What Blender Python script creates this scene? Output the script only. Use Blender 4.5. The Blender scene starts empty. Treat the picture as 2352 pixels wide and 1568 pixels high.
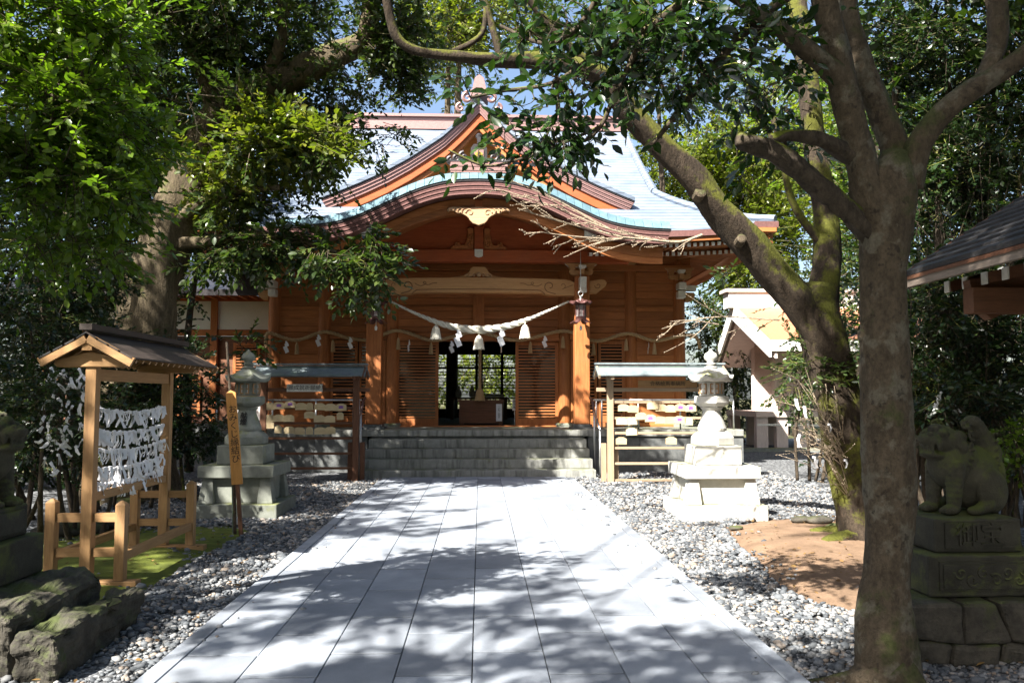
import bpy, bmesh, math, random
import numpy as np
from mathutils import Vector, Matrix
R = math.radians
scn = bpy.context.scene
COL = scn.collection
rnd = random.Random(7)
rng = np.random.default_rng(11)

# ------------------------------------------------------------------ camera, sky, sun, exposure
FPX, CX, CY = 1890.0, 1176.0, 784.0          # focal length / centre for a 2352 x 1568 picture
CAMZ = 1.55
PHI, TH = R(3.904), R(2.206)
cam = bpy.data.cameras.new("camera"); cam.sensor_width = 36.0
cam.lens = FPX / 2352.0 * 36.0; cam.clip_start = 0.05; cam.clip_end = 3000
camo = bpy.data.objects.new("camera", cam); COL.objects.link(camo)
camo.location = (0, 0, CAMZ)
camo.rotation_euler = (R(90) + PHI, 0, -TH)
scn.camera = camo
SUN_EL = R(45.0)
SUNV = Vector((-0.64 * math.cos(SUN_EL), -0.768 * math.cos(SUN_EL), math.sin(SUN_EL))).normalized()
w = bpy.data.worlds.new("World"); scn.world = w; w.use_nodes = True
nt = w.node_tree; nt.nodes.clear()
sky = nt.nodes.new("ShaderNodeTexSky"); sky.sky_type = 'NISHITA'; sky.sun_disc = False
sky.sun_elevation = SUN_EL; sky.sun_rotation = math.atan2(SUNV.x, SUNV.y)
sky.air_density = 1.0; sky.dust_density = 2.8; sky.ozone_density = 1.0
bg = nt.nodes.new("ShaderNodeBackground"); bg.inputs["Strength"].default_value = 0.065
wo = nt.nodes.new("ShaderNodeOutputWorld")
nt.links.new(sky.outputs[0], bg.inputs[0]); nt.links.new(bg.outputs[0], wo.inputs[0])
sl = bpy.data.lights.new("sun", 'SUN'); sl.energy = 5.0; sl.angle = R(0.53); sl.color = (1.0, 0.96, 0.89)
so = bpy.data.objects.new("sun", sl); COL.objects.link(so); so.location = (-8, -10, 14)
so.rotation_euler = SUNV.to_track_quat('Z', 'Y').to_euler()
scn.view_settings.view_transform = 'Standard'; scn.view_settings.look = 'None'
scn.view_settings.gamma = 1.0; scn.view_settings.use_curve_mapping = False
scn.view_settings.exposure = 2.05
scn.cycles.max_bounces = 8; scn.cycles.diffuse_bounces = 4; scn.cycles.transmission_bounces = 6
scn.cycles.caustics_reflective = False; scn.cycles.caustics_refractive = False

# ------------------------------------------------------------------ pixel <-> place
_F = Vector((math.sin(TH) * math.cos(PHI), math.cos(TH) * math.cos(PHI), math.sin(PHI)))
_R = Vector((math.cos(TH), -math.sin(TH), 0))
_U = _R.cross(_F)
def ray(vx, vy):
    return _F + _R * ((vx - CX) / FPX) + _U * ((CY - vy) / FPX)
def at(vx, vy, Y):                 # the point at depth Y seen at that pixel
    d = ray(vx, vy); k = Y / d.y
    return Vector((d.x * k, Y, CAMZ + d.z * k))
def grd(vx, vy, z=0.0):            # the point of the level z seen at that pixel
    d = ray(vx, vy); k = (z - CAMZ) / d.z
    return Vector((d.x * k, d.y * k, z))
# ------------------------------------------------------------------ mesh helpers
ORG = {}
class MB:
    def __init__(s): s.v = []; s.f = []; s.m = []
    def add(s, vs, fs, mi=0):
        n = len(s.v); s.v += [tuple(v) for v in vs]
        s.f += [tuple(i + n for i in f) for f in fs]; s.m += [mi] * len(fs); return s
    def box(s, x0, x1, y0, y1, z0, z1, mi=0, mend=None):
        vs = [(x, y, z) for z in (z0, z1) for y in (y0, y1) for x in (x0, x1)]
        fs = [(0, 2, 3, 1), (4, 5, 7, 6), (0, 1, 5, 4), (2, 6, 7, 3), (0, 4, 6, 2), (1, 3, 7, 5)]
        s.add(vs, fs, mi)
        if mend is not None: s.m[-4] = mend        # the -Y face
        return s
    def obox(s, c, size, M=None, mi=0):
        hx, hy, hz = size[0] / 2, size[1] / 2, size[2] / 2; c = Vector(c)
        vs = []
        for z in (-hz, hz):
            for y in (-hy, hy):
                for x in (-hx, hx):
                    p = Vector((x, y, z)); p = M @ p if M else p; vs.append(c + p)
        return s.add(vs, [(0, 2, 3, 1), (4, 5, 7, 6), (0, 1, 5, 4), (2, 6, 7, 3), (0, 4, 6, 2), (1, 3, 7, 5)], mi)
    def beam(s, p0, p1, wd, ht, mi=0, up=(0, 0, 1)):
        p0, p1 = Vector(p0), Vector(p1); d = (p1 - p0).normalized(); u = Vector(up)
        if abs(d.dot(u)) > .98: u = Vector((0, 1, 0))
        r = d.cross(u).normalized(); u = r.cross(d)
        vs = []
        for p in (p0, p1):
            for a, b in ((-1, -1), (1, -1), (1, 1), (-1, 1)):
                vs.append(p + r * (a * wd / 2) + u * (b * ht / 2))
        return s.add(vs, [(0, 1, 2, 3), (7, 6, 5, 4), (0, 4, 5, 1), (1, 5, 6, 2), (2, 6, 7, 3), (3, 7, 4, 0)], mi)
    def tube(s, pts, rad, n=8, mi=0, jit=0.0, cap=True):
        pts = [Vector(p) for p in pts]; k = len(pts)
        if not hasattr(rad, '__len__'): rad = [rad] * k
        base = len(s.v); nrm = None; vs = []
        for i, p in enumerate(pts):
            t = (pts[min(i + 1, k - 1)] - pts[max(i - 1, 0)]).normalized()
            if nrm is None:
                a = Vector((0, 0, 1)) if abs(t.z) < .9 else Vector((1, 0, 0)); nrm = t.cross(a).normalized()
            else:
                nrm = (nrm - t * nrm.dot(t)); nrm = nrm.normalized() if nrm.length > 1e-6 else t.orthogonal().normalized()
            b = t.cross(nrm)
            for j in range(n):
                a = 2 * math.pi * j / n; r = rad[i] * (1 + (rnd.uniform(-jit, jit) if jit else 0))
                vs.append(p + (nrm * math.cos(a) + b * math.sin(a)) * r)
        fs = []
        for i in range(k - 1):
            for j in range(n):
                a = i * n + j; b_ = i * n + (j + 1) % n
                fs.append((a, b_, b_ + n, a + n))
        if cap: fs += [tuple(range(n))[::-1], tuple(range((k - 1) * n, k * n))]
        return s.add(vs, fs, mi)
    def lathe(s, prof, c=(0, 0, 0), n=24, rot=0.0, mi=0):
        vs = []; fs = []
        for r, z in prof:
            for j in range(n):
                a = 2 * math.pi * (j + rot) / n; vs.append((c[0] + r * math.cos(a), c[1] + r * math.sin(a), c[2] + z))
        for i in range(len(prof) - 1):
            for j in range(n):
                a = i * n + j; b = i * n + (j + 1) % n; fs.append((a, b, b + n, a + n))
        fs += [tuple(range(n))[::-1], tuple(range((len(prof) - 1) * n, len(prof) * n))]
        return s.add(vs, fs, mi)
    def prism(s, poly, d0, d1, axis='y', mi=0, mside=None):
        # poly = [(a,b)]: axis y -> (x,z), axis x -> (y,z), axis z -> (x,y)
        def P(a, b, d):
            return (a, d, b) if axis == 'y' else ((d, a, b) if axis == 'x' else (a, b, d))
        n = len(poly)
        vs = [P(a, b, d0) for a, b in poly] + [P(a, b, d1) for a, b in poly]
        s.add(vs, [tuple(range(n))[::-1], tuple(range(n, 2 * n))], mi)
        nn = len(s.v) - 2 * n
        s.f += [(nn + i, nn + (i + 1) % n, nn + n + (i + 1) % n, nn + n + i) for i in range(n)]
        s.m += [mi if mside is None else mside] * n
        return s
    def strip(s, top, bot, y0, y1, mi=0):          # a bent board: top and bottom polylines (x,z), thick from y0 to y1
        n = len(top); vs = []
        for (x, z), (x2, z2) in zip(top, bot):
            vs += [(x, y0, z), (x2, y0, z2), (x2, y1, z2), (x, y1, z)]
        fs = []
        for i in range(n - 1):
            for j in range(4):
                a = 4 * i + j; b = 4 * i + (j + 1) % 4; fs.append((a, b, b + 4, a + 4))
        fs += [(0, 1, 2, 3), tuple(4 * (n - 1) + q for q in (3, 2, 1, 0))]
        return s.add(vs, fs, mi)
    def text(s, M, body, size, mi=0, ext=0.001):
        vs, fs = glyphs(body, size, ext)
        return s.add([M @ Vector(v) for v in vs], fs, mi)
    def xf(s, M):
        s.v = [tuple(M @ Vector(v)) for v in s.v]; return s
    def build(s, name, mat, parent=None, smooth=False, origin=None, bevel=0.0, recalc=True, shared=False):
        if parent is not None and origin is None: origin = ORG[parent]
        if origin is None:
            a = np.array(s.v); origin = ((a[:, 0].min() + a[:, 0].max()) / 2, (a[:, 1].min() + a[:, 1].max()) / 2, a[:, 2].min())
        o0 = Vector(origin)
        me = bpy.data.meshes.new(name)
        me.from_pydata([tuple(Vector(v) - o0) for v in s.v], [], s.f)
        for m in (mat if isinstance(mat, (list, tuple)) else [mat]): me.materials.append(m)
        if len(set(s.m)) > 1: me.polygons.foreach_set('material_index', s.m)
        if recalc:
            bm = bmesh.new(); bm.from_mesh(me); bmesh.ops.recalc_face_normals(bm, faces=bm.faces); bm.to_mesh(me); bm.free()
        if smooth: me.polygons.foreach_set('use_smooth', [True] * len(me.polygons))
        me.update()
        o = bpy.data.objects.new(name, me); COL.objects.link(o)
        if parent is not None:
            o.parent = parent; o.location = o0 - Vector(ORG[parent])
        else: o.location = o0
        ORG[o] = tuple(o0)
        if bevel:
            b = o.modifiers.new('bevel', 'BEVEL'); b.width = bevel; b.segments = 2; b.limit_method = 'ANGLE'; b.angle_limit = R(35)
        return o
_gc = {}
def glyphs(body, size, ext):
    k = (body, size, ext)
    if k not in _gc:
        cu = bpy.data.curves.new('txt', 'FONT'); cu.body = body; cu.size = size; cu.extrude = ext
        cu.align_x = 'CENTER'; cu.align_y = 'CENTER'; cu.space_line = 0.95; cu.resolution_u = 2
        o = bpy.data.objects.new('txt', cu); COL.objects.link(o)
        dg = bpy.context.evaluated_depsgraph_get(); dg.update()
        me = bpy.data.meshes.new_from_object(o.evaluated_get(dg))
        _gc[k] = ([tuple(v.co) for v in me.vertices], [tuple(p.vertices) for p in me.polygons])
        bpy.data.objects.remove(o); bpy.data.meshes.remove(me); bpy.data.curves.remove(cu)
    return _gc[k]
def FACE(x, y, z, yaw=0, tilt=0, roll=0):          # text frame: reads from -Y
    return Matrix.Translation((x, y, z)) @ Matrix.Rotation(yaw, 4, 'Z') @ Matrix.Rotation(R(90) + tilt, 4, 'X') @ Matrix.Rotation(roll, 4, 'Z')
def tag(o, label, cat=None, group=None, kind=None):
    if label: o['label'] = label
    if cat: o['category'] = cat
    if group: o['group'] = group
    if kind: o['kind'] = kind
    return o
def thing(name, label, cat, loc, group=None):
    o = bpy.data.objects.new(name, None); COL.objects.link(o); o.location = loc
    o.empty_display_size = .1
    ORG[o] = tuple(loc); return tag(o, label, cat, group)
def share(src, loc, parent=None, rot=None, scale=None, name=None):   # another object on the same mesh (loc in the world)
    o = src.copy(); COL.objects.link(o); o.parent = parent
    if name: o.name = name
    o.location = Vector(loc) - Vector(ORG[parent]) if parent is not None else Vector(loc)
    if rot is not None: o.rotation_euler = rot
    if scale is not None: o.scale = scale
    ORG[o] = tuple(loc); return o
def npmesh(name, V, F, mat, parent=None, origin=None, smooth=False):   # V (n,3), F (m,k) arrays
    o0 = np.array(ORG[parent] if parent is not None else (origin if origin is not None else (V[:, 0].mean(), V[:, 1].mean(), V[:, 2].min())), dtype=float)
    me = bpy.data.meshes.new(name); k = F.shape[1]
    me.vertices.add(len(V)); me.vertices.foreach_set('co', (V - o0).astype(np.float32).ravel())
    me.loops.add(F.size); me.loops.foreach_set('vertex_index', F.astype(np.int32).ravel())
    me.polygons.add(len(F)); me.polygons.foreach_set('loop_start', np.arange(0, F.size, k, dtype=np.int32))
    if smooth: me.polygons.foreach_set('use_smooth', np.ones(len(F), dtype=bool))
    me.update(calc_edges=True); me.materials.append(mat)
    o = bpy.data.objects.new(name, me); COL.objects.link(o)
    if parent is not None: o.parent = parent
    else: o.location = o0
    ORG[o] = tuple(o0); return o
def spline(pts, n=6):                               # Catmull-Rom through tuples of any length
    P = np.array(pts, dtype=float); out = []
    for i in range(len(P) - 1):
        p0 = P[max(i - 1, 0)]; p1 = P[i]; p2 = P[i + 1]; p3 = P[min(i + 2, len(P) - 1)]
        for t in np.linspace(0, 1, n, endpoint=False):
            out.append(.5 * ((2 * p1) + (-p0 + p2) * t + (2 * p0 - 5 * p1 + 4 * p2 - p3) * t * t + (-p0 + 3 * p1 - 3 * p2 + p3) * t ** 3))
    out.append(P[-1]); return np.array(out)
ORD = ['first', 'second', 'third', 'fourth', 'fifth', 'sixth', 'seventh', 'eighth', 'ninth', 'tenth']

# ------------------------------------------------------------------ materials
def _new(name):
    m = bpy.data.materials.new(name); m.use_nodes = True; nt = m.node_tree
    return m, nt, nt.nodes["Principled BSDF"]
def N(nt, t, **kw):
    n = nt.nodes.new(t)
    for k, v in kw.items():
        if k in n.inputs: n.inputs[k].default_value = v
        else: setattr(n, k, v)
    return n
def coords(nt, sc, obj=False):
    g = N(nt, "ShaderNodeTexCoord") if obj else N(nt, "ShaderNodeNewGeometry")
    mp = N(nt, "ShaderNodeMapping"); mp.inputs["Scale"].default_value = sc
    nt.links.new(g.outputs["Object" if obj else "Position"], mp.inputs[0]); return mp.outputs[0]
def ramp(nt, fac, stops):
    r = N(nt, "ShaderNodeValToRGB"); e = r.color_ramp.elements
    while len(e) > 1: e.remove(e[-1])
    e[0].position = stops[0][0]; c = stops[0][1]; e[0].color = (*c, 1)
    for p, c in stops[1:]: q = e.new(p); q.color = (*c, 1)
    nt.links.new(fac, r.inputs[0]); return r.outputs[0]
def mixc(nt, fac, a, b, mode='MIX'):
    m = N(nt, "ShaderNodeMix", data_type='RGBA', blend_type=mode)
    for s, v in ((0, fac), (6, a), (7, b)):
        if hasattr(v, 'is_linked') or hasattr(v, 'links'): nt.links.new(v, m.inputs[s])
        else: m.inputs[s].default_value = v if not isinstance(v, tuple) else (*v, 1)
    return m.outputs[2]
def noise(nt, vec, scale, det=5, rough=.6):
    n = N(nt, "ShaderNodeTexNoise"); n.inputs["Scale"].default_value = scale; n.inputs["Detail"].default_value = det; n.inputs["Roughness"].default_value = rough
    nt.links.new(vec, n.inputs["Vector"]); return n.outputs["Fac"]
def bump(nt, bs, h, st=.3, dist=.01):
    b = N(nt, "ShaderNodeBump"); b.inputs["Strength"].default_value = st; b.inputs["Distance"].default_value = dist
    nt.links.new(h, b.inputs["Height"]); nt.links.new(b.outputs[0], bs.inputs["Normal"])
def randv(nt, lo, hi):
    o = N(nt, "ShaderNodeObjectInfo"); m = N(nt, "ShaderNodeMapRange"); m.inputs[3].default_value = lo; m.inputs[4].default_value = hi
    nt.links.new(o.outputs["Random"], m.inputs[0]); return m.outputs[0]
def hsv(nt, col, val, sat=None):
    h = N(nt, "ShaderNodeHueSaturation"); nt.links.new(col, h.inputs["Color"])
    if hasattr(val, 'links'): nt.links.new(val, h.inputs["Value"])
    else: h.inputs["Value"].default_value = val
    if sat is not None: h.inputs["Saturation"].default_value = sat
    return h.outputs[0]
def wood(name, c1, c2, axis='x', rough=.6, var=.24, grey=.12):
    m, nt, b = _new(name)
    st = {'x': (1.2, 14, 14), 'y': (14, 1.2, 14), 'z': (14, 14, 1.2)}[axis]
    v = coords(nt, st); n1 = noise(nt, v, 2.2, 6, .65); fine = noise(nt, v, 9, 3, .6)
    c = ramp(nt, n1, [(.28, c2), (.62, c1)])
    c = mixc(nt, .16, c, ramp(nt, fine, [(.35, (.05, .03, .02)), (.6, (1, .9, .8))]), 'MULTIPLY')
    big = noise(nt, coords(nt, (.8, .8, .8)), 1.7, 4, .6)
    c = mixc(nt, ramp(nt, big, [(.5, (0, 0, 0)), (.75, (.5 * (grey + .2),) * 3)]), c, (.16, .12, .09))
    c = hsv(nt, c, randv(nt, 1 - var, 1 + var * .7))
    nt.links.new(c, b.inputs["Base Color"]); b.inputs["Roughness"].default_value = rough
    b.inputs["Specular IOR Level"].default_value = .3
    bump(nt, b, fine, .25, .004); return m
def stone(name, c1, c2, sc=6.0, rough=.85, moss=0.0, mcol=(.10, .14, .02), fine=60, bst=.5, stain=0.0, var=.1):
    m, nt, b = _new(name)
    v = coords(nt, (1, 1, 1)); n1 = noise(nt, v, sc, 7, .65); n2 = noise(nt, v, fine, 3, .7)
    c = ramp(nt, n1, [(.3, c2), (.68, c1)])
    c = mixc(nt, .35, c, ramp(nt, n2, [(.35, (.35, .35, .35)), (.6, (1, 1, 1))]), 'MULTIPLY')
    if stain:
        s = noise(nt, coords(nt, (7, 7, .8)), 1.4, 5, .6)
        c = mixc(nt, ramp(nt, s, [(.48, (0, 0, 0)), (.68, (stain,) * 3)]), c, (.06, .06, .05))
    if moss:
        mn = noise(nt, v, 3.1, 6, .7); g = N(nt, "ShaderNodeNewGeometry"); sx = N(nt, "ShaderNodeSeparateXYZ"); nt.links.new(g.outputs["Normal"], sx.inputs[0])
        ad = N(nt, "ShaderNodeMath", operation='MULTIPLY_ADD'); nt.links.new(sx.outputs[2], ad.inputs[0]); ad.inputs[1].default_value = .16; nt.links.new(mn, ad.inputs[2])
        c = mixc(nt, ramp(nt, ad.outputs[0], [(.62 - .3 * moss, (0, 0, 0)), (.78 - .3 * moss, (.9,) * 3)]), c, mcol)
    c = hsv(nt, c, randv(nt, 1 - var, 1 + var))
    nt.links.new(c, b.inputs["Base Color"]); b.inputs["Roughness"].default_value = rough; b.inputs["Specular IOR Level"].default_value = .3
    ms = mixc(nt, .35, n1, n2); bump(nt, b, ms, bst, .02); return m
def plain(name, c, rough=.6, metal=0.0, nz=.15, sc=20, var=0.0, spec=.4):
    m, nt, b = _new(name); v = coords(nt, (1, 1, 1)); n1 = noise(nt, v, sc, 4, .6)
    col = ramp(nt, n1, [(.3, tuple(x * (1 - nz) for x in c)), (.7, tuple(min(1, x * (1 + nz)) for x in c))])
    if var: col = hsv(nt, col, randv(nt, 1 - var, 1 + var))
    nt.links.new(col, b.inputs["Base Color"]); b.inputs["Roughness"].default_value = rough; b.inputs["Metallic"].default_value = metal
    b.inputs["Specular IOR Level"].default_value = spec
    bump(nt, b, n1, .12, .004); return m
def leafmat(name, c1, c2, c3, trans=.35, rough=.32, spec=.5):
    m, nt, b = _new(name); g = N(nt, "ShaderNodeNewGeometry")
    c = ramp(nt, g.outputs["Random Per Island"], [(0, c1), (.55, c2), (1, c3)])
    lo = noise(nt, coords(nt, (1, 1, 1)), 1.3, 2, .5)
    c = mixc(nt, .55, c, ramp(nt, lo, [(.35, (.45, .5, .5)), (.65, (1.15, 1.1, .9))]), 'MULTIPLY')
    nt.links.new(c, b.inputs["Base Color"]); b.inputs["Roughness"].default_value = rough; b.inputs["Specular IOR Level"].default_value = spec
    t = N(nt, "ShaderNodeBsdfTranslucent"); tc = mixc(nt, 1.0, c, (1.6, 1.9, .5), 'MULTIPLY'); nt.links.new(tc, t.inputs[0])
    mx = N(nt, "ShaderNodeMixShader"); mx.inputs[0].default_value = trans
    nt.links.new(b.outputs[0], mx.inputs[1]); nt.links.new(t.outputs[0], mx.inputs[2])
    nt.links.new(mx.outputs[0], nt.nodes["Material Output"].inputs[0]); return m
def bark(name, c1, c2, moss=0.0, mcol=(.16, .19, .02), st=(9, 9, 2.2), sc=2.0, patch=None, bst=.8):
    m, nt, b = _new(name); v = coords(nt, st); n1 = noise(nt, v, sc, 7, .7); iso = coords(nt, (1, 1, 1))
    c = ramp(nt, n1, [(.3, c2), (.62, c1)])
    if patch: c = mixc(nt, ramp(nt, noise(nt, iso, 5.5, 5, .6), [(.52, (0, 0, 0)), (.58, (.75,) * 3)]), c, patch)
    if moss:
        mn = noise(nt, iso, 2.6, 6, .7); g = N(nt, "ShaderNodeNewGeometry"); sx = N(nt, "ShaderNodeSeparateXYZ"); nt.links.new(g.outputs["Normal"], sx.inputs[0])
        ad = N(nt, "ShaderNodeMath", operation='MULTIPLY_ADD'); nt.links.new(sx.outputs[2], ad.inputs[0]); ad.inputs[1].default_value = .22; nt.links.new(mn, ad.inputs[2])
        c = mixc(nt, ramp(nt, ad.outputs[0], [(.64 - .3 * moss, (0, 0, 0)), (.74 - .3 * moss, (.92,) * 3)]), c, mcol)
    fn = noise(nt, coords(nt, (1, 1, .7)), 46, 5, .7); sp = noise(nt, iso, 17, 4, .55)
    c = mixc(nt, .55, c, ramp(nt, fn, [(.32, (.35, .33, .3)), (.62, (1.15, 1.12, 1.1))]), 'MULTIPLY')
    c = mixc(nt, ramp(nt, sp, [(.62, (0, 0, 0)), (.69, (.7,) * 3)]), c, (.025, .02, .016))
    nt.links.new(c, b.inputs["Base Color"]); b.inputs["Roughness"].default_value = .9; b.inputs["Specular IOR Level"].default_value = .2
    bump(nt, b, mixc(nt, .45, n1, fn), bst, .035); return m

WX = wood("cedar_board", (.45, .165, .052), (.29, .095, .028), 'x')
WZ = wood("cedar_post", (.44, .16, .05), (.29, .092, .027), 'z', var=.08)
WY = wood("cedar_rafter", (.46, .18, .06), (.30, .11, .035), 'y', var=.1)
WRED = wood("cedar_red", (.42, .10, .03), (.31, .068, .02), 'x', var=.05)
WGAB = wood("cedar_gable", (.58, .25, .055), (.46, .17, .04), 'x', var=.08)
WPX = wood("pine_rail", (.40, .235, .105), (.29, .16, .07), 'x', var=.1, grey=.3)
WPY = wood("pine_beam", (.41, .24, .105), (.30, .165, .07), 'y', var=.1, grey=.2)
WPZ = wood("pine_post", (.40, .235, .105), (.29, .16, .07), 'z', var=.08, grey=.3)
WDX = wood("dark_rail", (.17, .075, .04), (.10, .045, .025), 'x', var=.1)
WDZ = wood("dark_post", (.17, .075, .04), (.10, .045, .025), 'z', var=.1)
WDK = wood("dark_plank", (.060, .045, .038), (.03, .024, .02), 'y', var=.15)
WSIGN = wood("sign_board", (.62, .30, .085), (.52, .24, .06), 'z', var=.03)
WPALE = wood("pale_plank", (.74, .62, .56), (.64, .52, .46), 'x', var=.06)
WPALEZ = wood("pale_post", (.74, .63, .58), (.64, .53, .48), 'z', var=.06)
WRK = wood("rack_rail", (.40, .30, .20), (.29, .21, .135), 'x', var=.1, grey=.4)
WRKZ = wood("rack_post", (.40, .30, .20), (.29, .21, .135), 'z', var=.1, grey=.4)
WFAS = wood("eave_grey", (.27, .22, .18), (.19, .15, .12), 'y', var=.05)
WCARV = wood("carved_wood", (.52, .33, .19), (.40, .23, .12), 'x', var=.04)
WKOR = wood("beam_wood", (.54, .30, .13), (.44, .22, .09), 'x', var=.04)
EMA = wood("plaque_wood", (.62, .50, .30), (.52, .40, .23), 'x', var=.16)
PAINT = plain("white_paint", (.74, .72, .66), .6, nz=.12, sc=25)
PLASTER = plain("plaster", (.72, .72, .70), .85, nz=.06, sc=3)
INK = plain("ink", (.02, .018, .016), .7)
CARVE = plain("carving_line", (.16, .075, .03), .8)
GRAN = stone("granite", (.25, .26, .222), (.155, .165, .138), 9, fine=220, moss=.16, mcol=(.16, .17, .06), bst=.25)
GRAN_SUN = stone("granite_sunlit", (.56, .55, .50), (.44, .43, .39), 9, fine=220, moss=.06, mcol=(.22, .22, .08), bst=.25)  # paler copy of the granite, the sunlight put into its colour
STEP = stone("step_stone", (.34, .34, .31), (.22, .22, .20), 5, fine=200, stain=.75, moss=.1, mcol=(.13, .14, .07), bst=.3)
PODW = stone("podium_stone", (.17, .175, .17), (.09, .095, .095), 5, fine=160, stain=.3, bst=.35)
SLAB = stone("paving_concrete", (.31, .335, .375), (.20, .22, .25), 2.2, fine=260, rough=.75, stain=0, bst=.15, var=.2)
JOINT = plain("joint_soil", (.045, .045, .04), .95)
MOSST = stone("mossy_stone", (.075, .07, .046), (.032, .03, .02), 8, fine=90, moss=.42, mcol=(.08, .095, .022), bst=.9)
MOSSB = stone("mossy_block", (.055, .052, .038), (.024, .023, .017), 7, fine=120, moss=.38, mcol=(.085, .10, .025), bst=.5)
ROCK = stone("field_stone", (.09, .08, .062), (.03, .027, .021), 9, fine=45, moss=.14, mcol=(.06, .075, .02), bst=1.0)
FASC = plain("copper_fascia", (.20, .10, .09), .45, .35, .2, 30)
FASCL = plain("copper_edge", (.30, .175, .16), .42, .4, .15, 30)
PATINA = stone("copper_patina", (.15, .24, .27), (.085, .15, .18), 7, fine=90, rough=.42, bst=.12, var=.14)
DKCOP = plain("dark_copper", (.055, .05, .052), .38, .5, .25, 14)
BRONZE = plain("lantern_bronze", (.13, .06, .055), .45, .5, .3, 30)
GOLD = plain("gold_leaf", (.80, .55, .12), .3, .8, .05)
STEEL = plain("steel_pipe", (.50, .50, .49), .32, .85, .08, 40)
BRPIPE = plain("brown_pipe", (.10, .05, .04), .45, .2, .1)
ROPEW = plain("white_rope", (.62, .59, .50), .85, 0, .15, 60)
ROPES = plain("straw_rope", (.44, .30, .16), .9, 0, .22, 60)
PAPER = plain("white_paper", (.80, .80, .82), .8, 0, .03, 10, var=.06)
FRET = plain("lantern_panel", (.50, .46, .44), .6, 0, .2, 60)
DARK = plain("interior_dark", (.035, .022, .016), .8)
SLATE = stone("slate_shingle", (.23, .27, .28), (.13, .16, .17), 8, fine=80, rough=.5, moss=.06, mcol=(.2, .26, .2), bst=.2)
SHING = stone("dark_shingle", (.045, .042, .042), (.02, .02, .02), 8, fine=80, rough=.55, bst=.3)
ROOFC = plain("orange_copper", (.52, .22, .12), .5, .3, .12)
GREENPIPE = plain("green_pole", (.10, .13, .10), .5)
def roofmat():
    m, nt, b = _new("copper_roof")
    g = N(nt, "ShaderNodeNewGeometry"); sx = N(nt, "ShaderNodeSeparateXYZ"); nt.links.new(g.outputs["Position"], sx.inputs[0])
    n1 = noise(nt, coords(nt, (.9, .9, .9)), 2.0, 6, .65); c = ramp(nt, n1, [(.3, (.15, .19, .25)), (.7, (.25, .29, .35))])
    # sheet courses: a saw in height and staggered seams
    k = N(nt, "ShaderNodeMath", operation='MULTIPLY'); nt.links.new(sx.outputs[2], k.inputs[0]); k.inputs[1].default_value = 8.5
    f = N(nt, "ShaderNodeMath", operation='FRACT'); nt.links.new(k.outputs[0], f.inputs[0])
    fl = N(nt, "ShaderNodeMath", operation='FLOOR'); nt.links.new(k.outputs[0], fl.inputs[0])
    cmb = N(nt, "ShaderNodeCombineXYZ"); nt.links.new(fl.outputs[0], cmb.inputs[0])
    xx = N(nt, "ShaderNodeMath", operation='ADD'); nt.links.new(sx.outputs[0], xx.inputs[0])
    half = N(nt, "ShaderNodeMath", operation='MULTIPLY'); nt.links.new(fl.outputs[0], half.inputs[0]); half.inputs[1].default_value = .23; nt.links.new(half.outputs[0], xx.inputs[1])
    xf = N(nt, "ShaderNodeMath", operation='MULTIPLY'); nt.links.new(xx.outputs[0], xf.inputs[0]); xf.inputs[1].default_value = 2.2
    xfl = N(nt, "ShaderNodeMath", operation='FLOOR'); nt.links.new(xf.outputs[0], xfl.inputs[0]); nt.links.new(xfl.outputs[0], cmb.inputs[1])
    wn = N(nt, "ShaderNodeTexWhiteNoise"); nt.links.new(cmb.outputs[0], wn.inputs[0])
    c = mixc(nt, .3, c, ramp(nt, wn.outputs["Value"], [(0, (.7, .7, .72)), (1, (1.15, 1.15, 1.12))]), 'MULTIPLY')
    c = mixc(nt, ramp(nt, f.outputs[0], [(0, (.95,) * 3), (.24, (0, 0, 0))]), c, (.05, .06, .08))
    nt.links.new(c, b.inputs["Base Color"]); b.inputs["Roughness"].default_value = .42; b.inputs["Metallic"].default_value = .25
    bump(nt, b, f.outputs[0], .6, .02); return m
ROOF = roofmat()
def glassmat():
    m, nt, b = _new("window_glass"); b.inputs["Base Color"].default_value = (.012, .012, .012, 1); b.inputs["Roughness"].default_value = .04
    b.inputs["Specular IOR Level"].default_value = .3
    n1 = noise(nt, coords(nt, (1, 1, 1)), 3, 3); bump(nt, b, n1, .05, .02); return m
GLASS = glassmat()
def gravelmat(name, a, bcol, sc):
    m, nt, b = _new(name); v = coords(nt, (1, 1, 1)); vo = N(nt, "ShaderNodeTexVoronoi"); vo.inputs["Scale"].default_value = sc; nt.links.new(v, vo.inputs["Vector"])
    sp = N(nt, "ShaderNodeSeparateColor"); nt.links.new(vo.outputs["Color"], sp.inputs[0])
    c = ramp(nt, sp.outputs[0], [(0, bcol), (.5, a), (.85, tuple(x * 1.5 for x in a)), (1, tuple(x * 1.9 for x in a))])
    c = mixc(nt, ramp(nt, vo.outputs["Distance"], [(.3, (0, 0, 0)), (.75, (.9,) * 3)]), c, (.03, .03, .03))
    nt.links.new(c, b.inputs["Base Color"]); b.inputs["Roughness"].default_value = .85
    inv = N(nt, "ShaderNodeMath", operation='MULTIPLY'); inv.inputs[1].default_value = -1; nt.links.new(vo.outputs["Distance"], inv.inputs[0])
    bump(nt, b, inv.outputs[0], 1.0, .03); return m
GRAVB = gravelmat("gravel_bed", (.18, .185, .19), (.08, .085, .095), 24)
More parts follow.
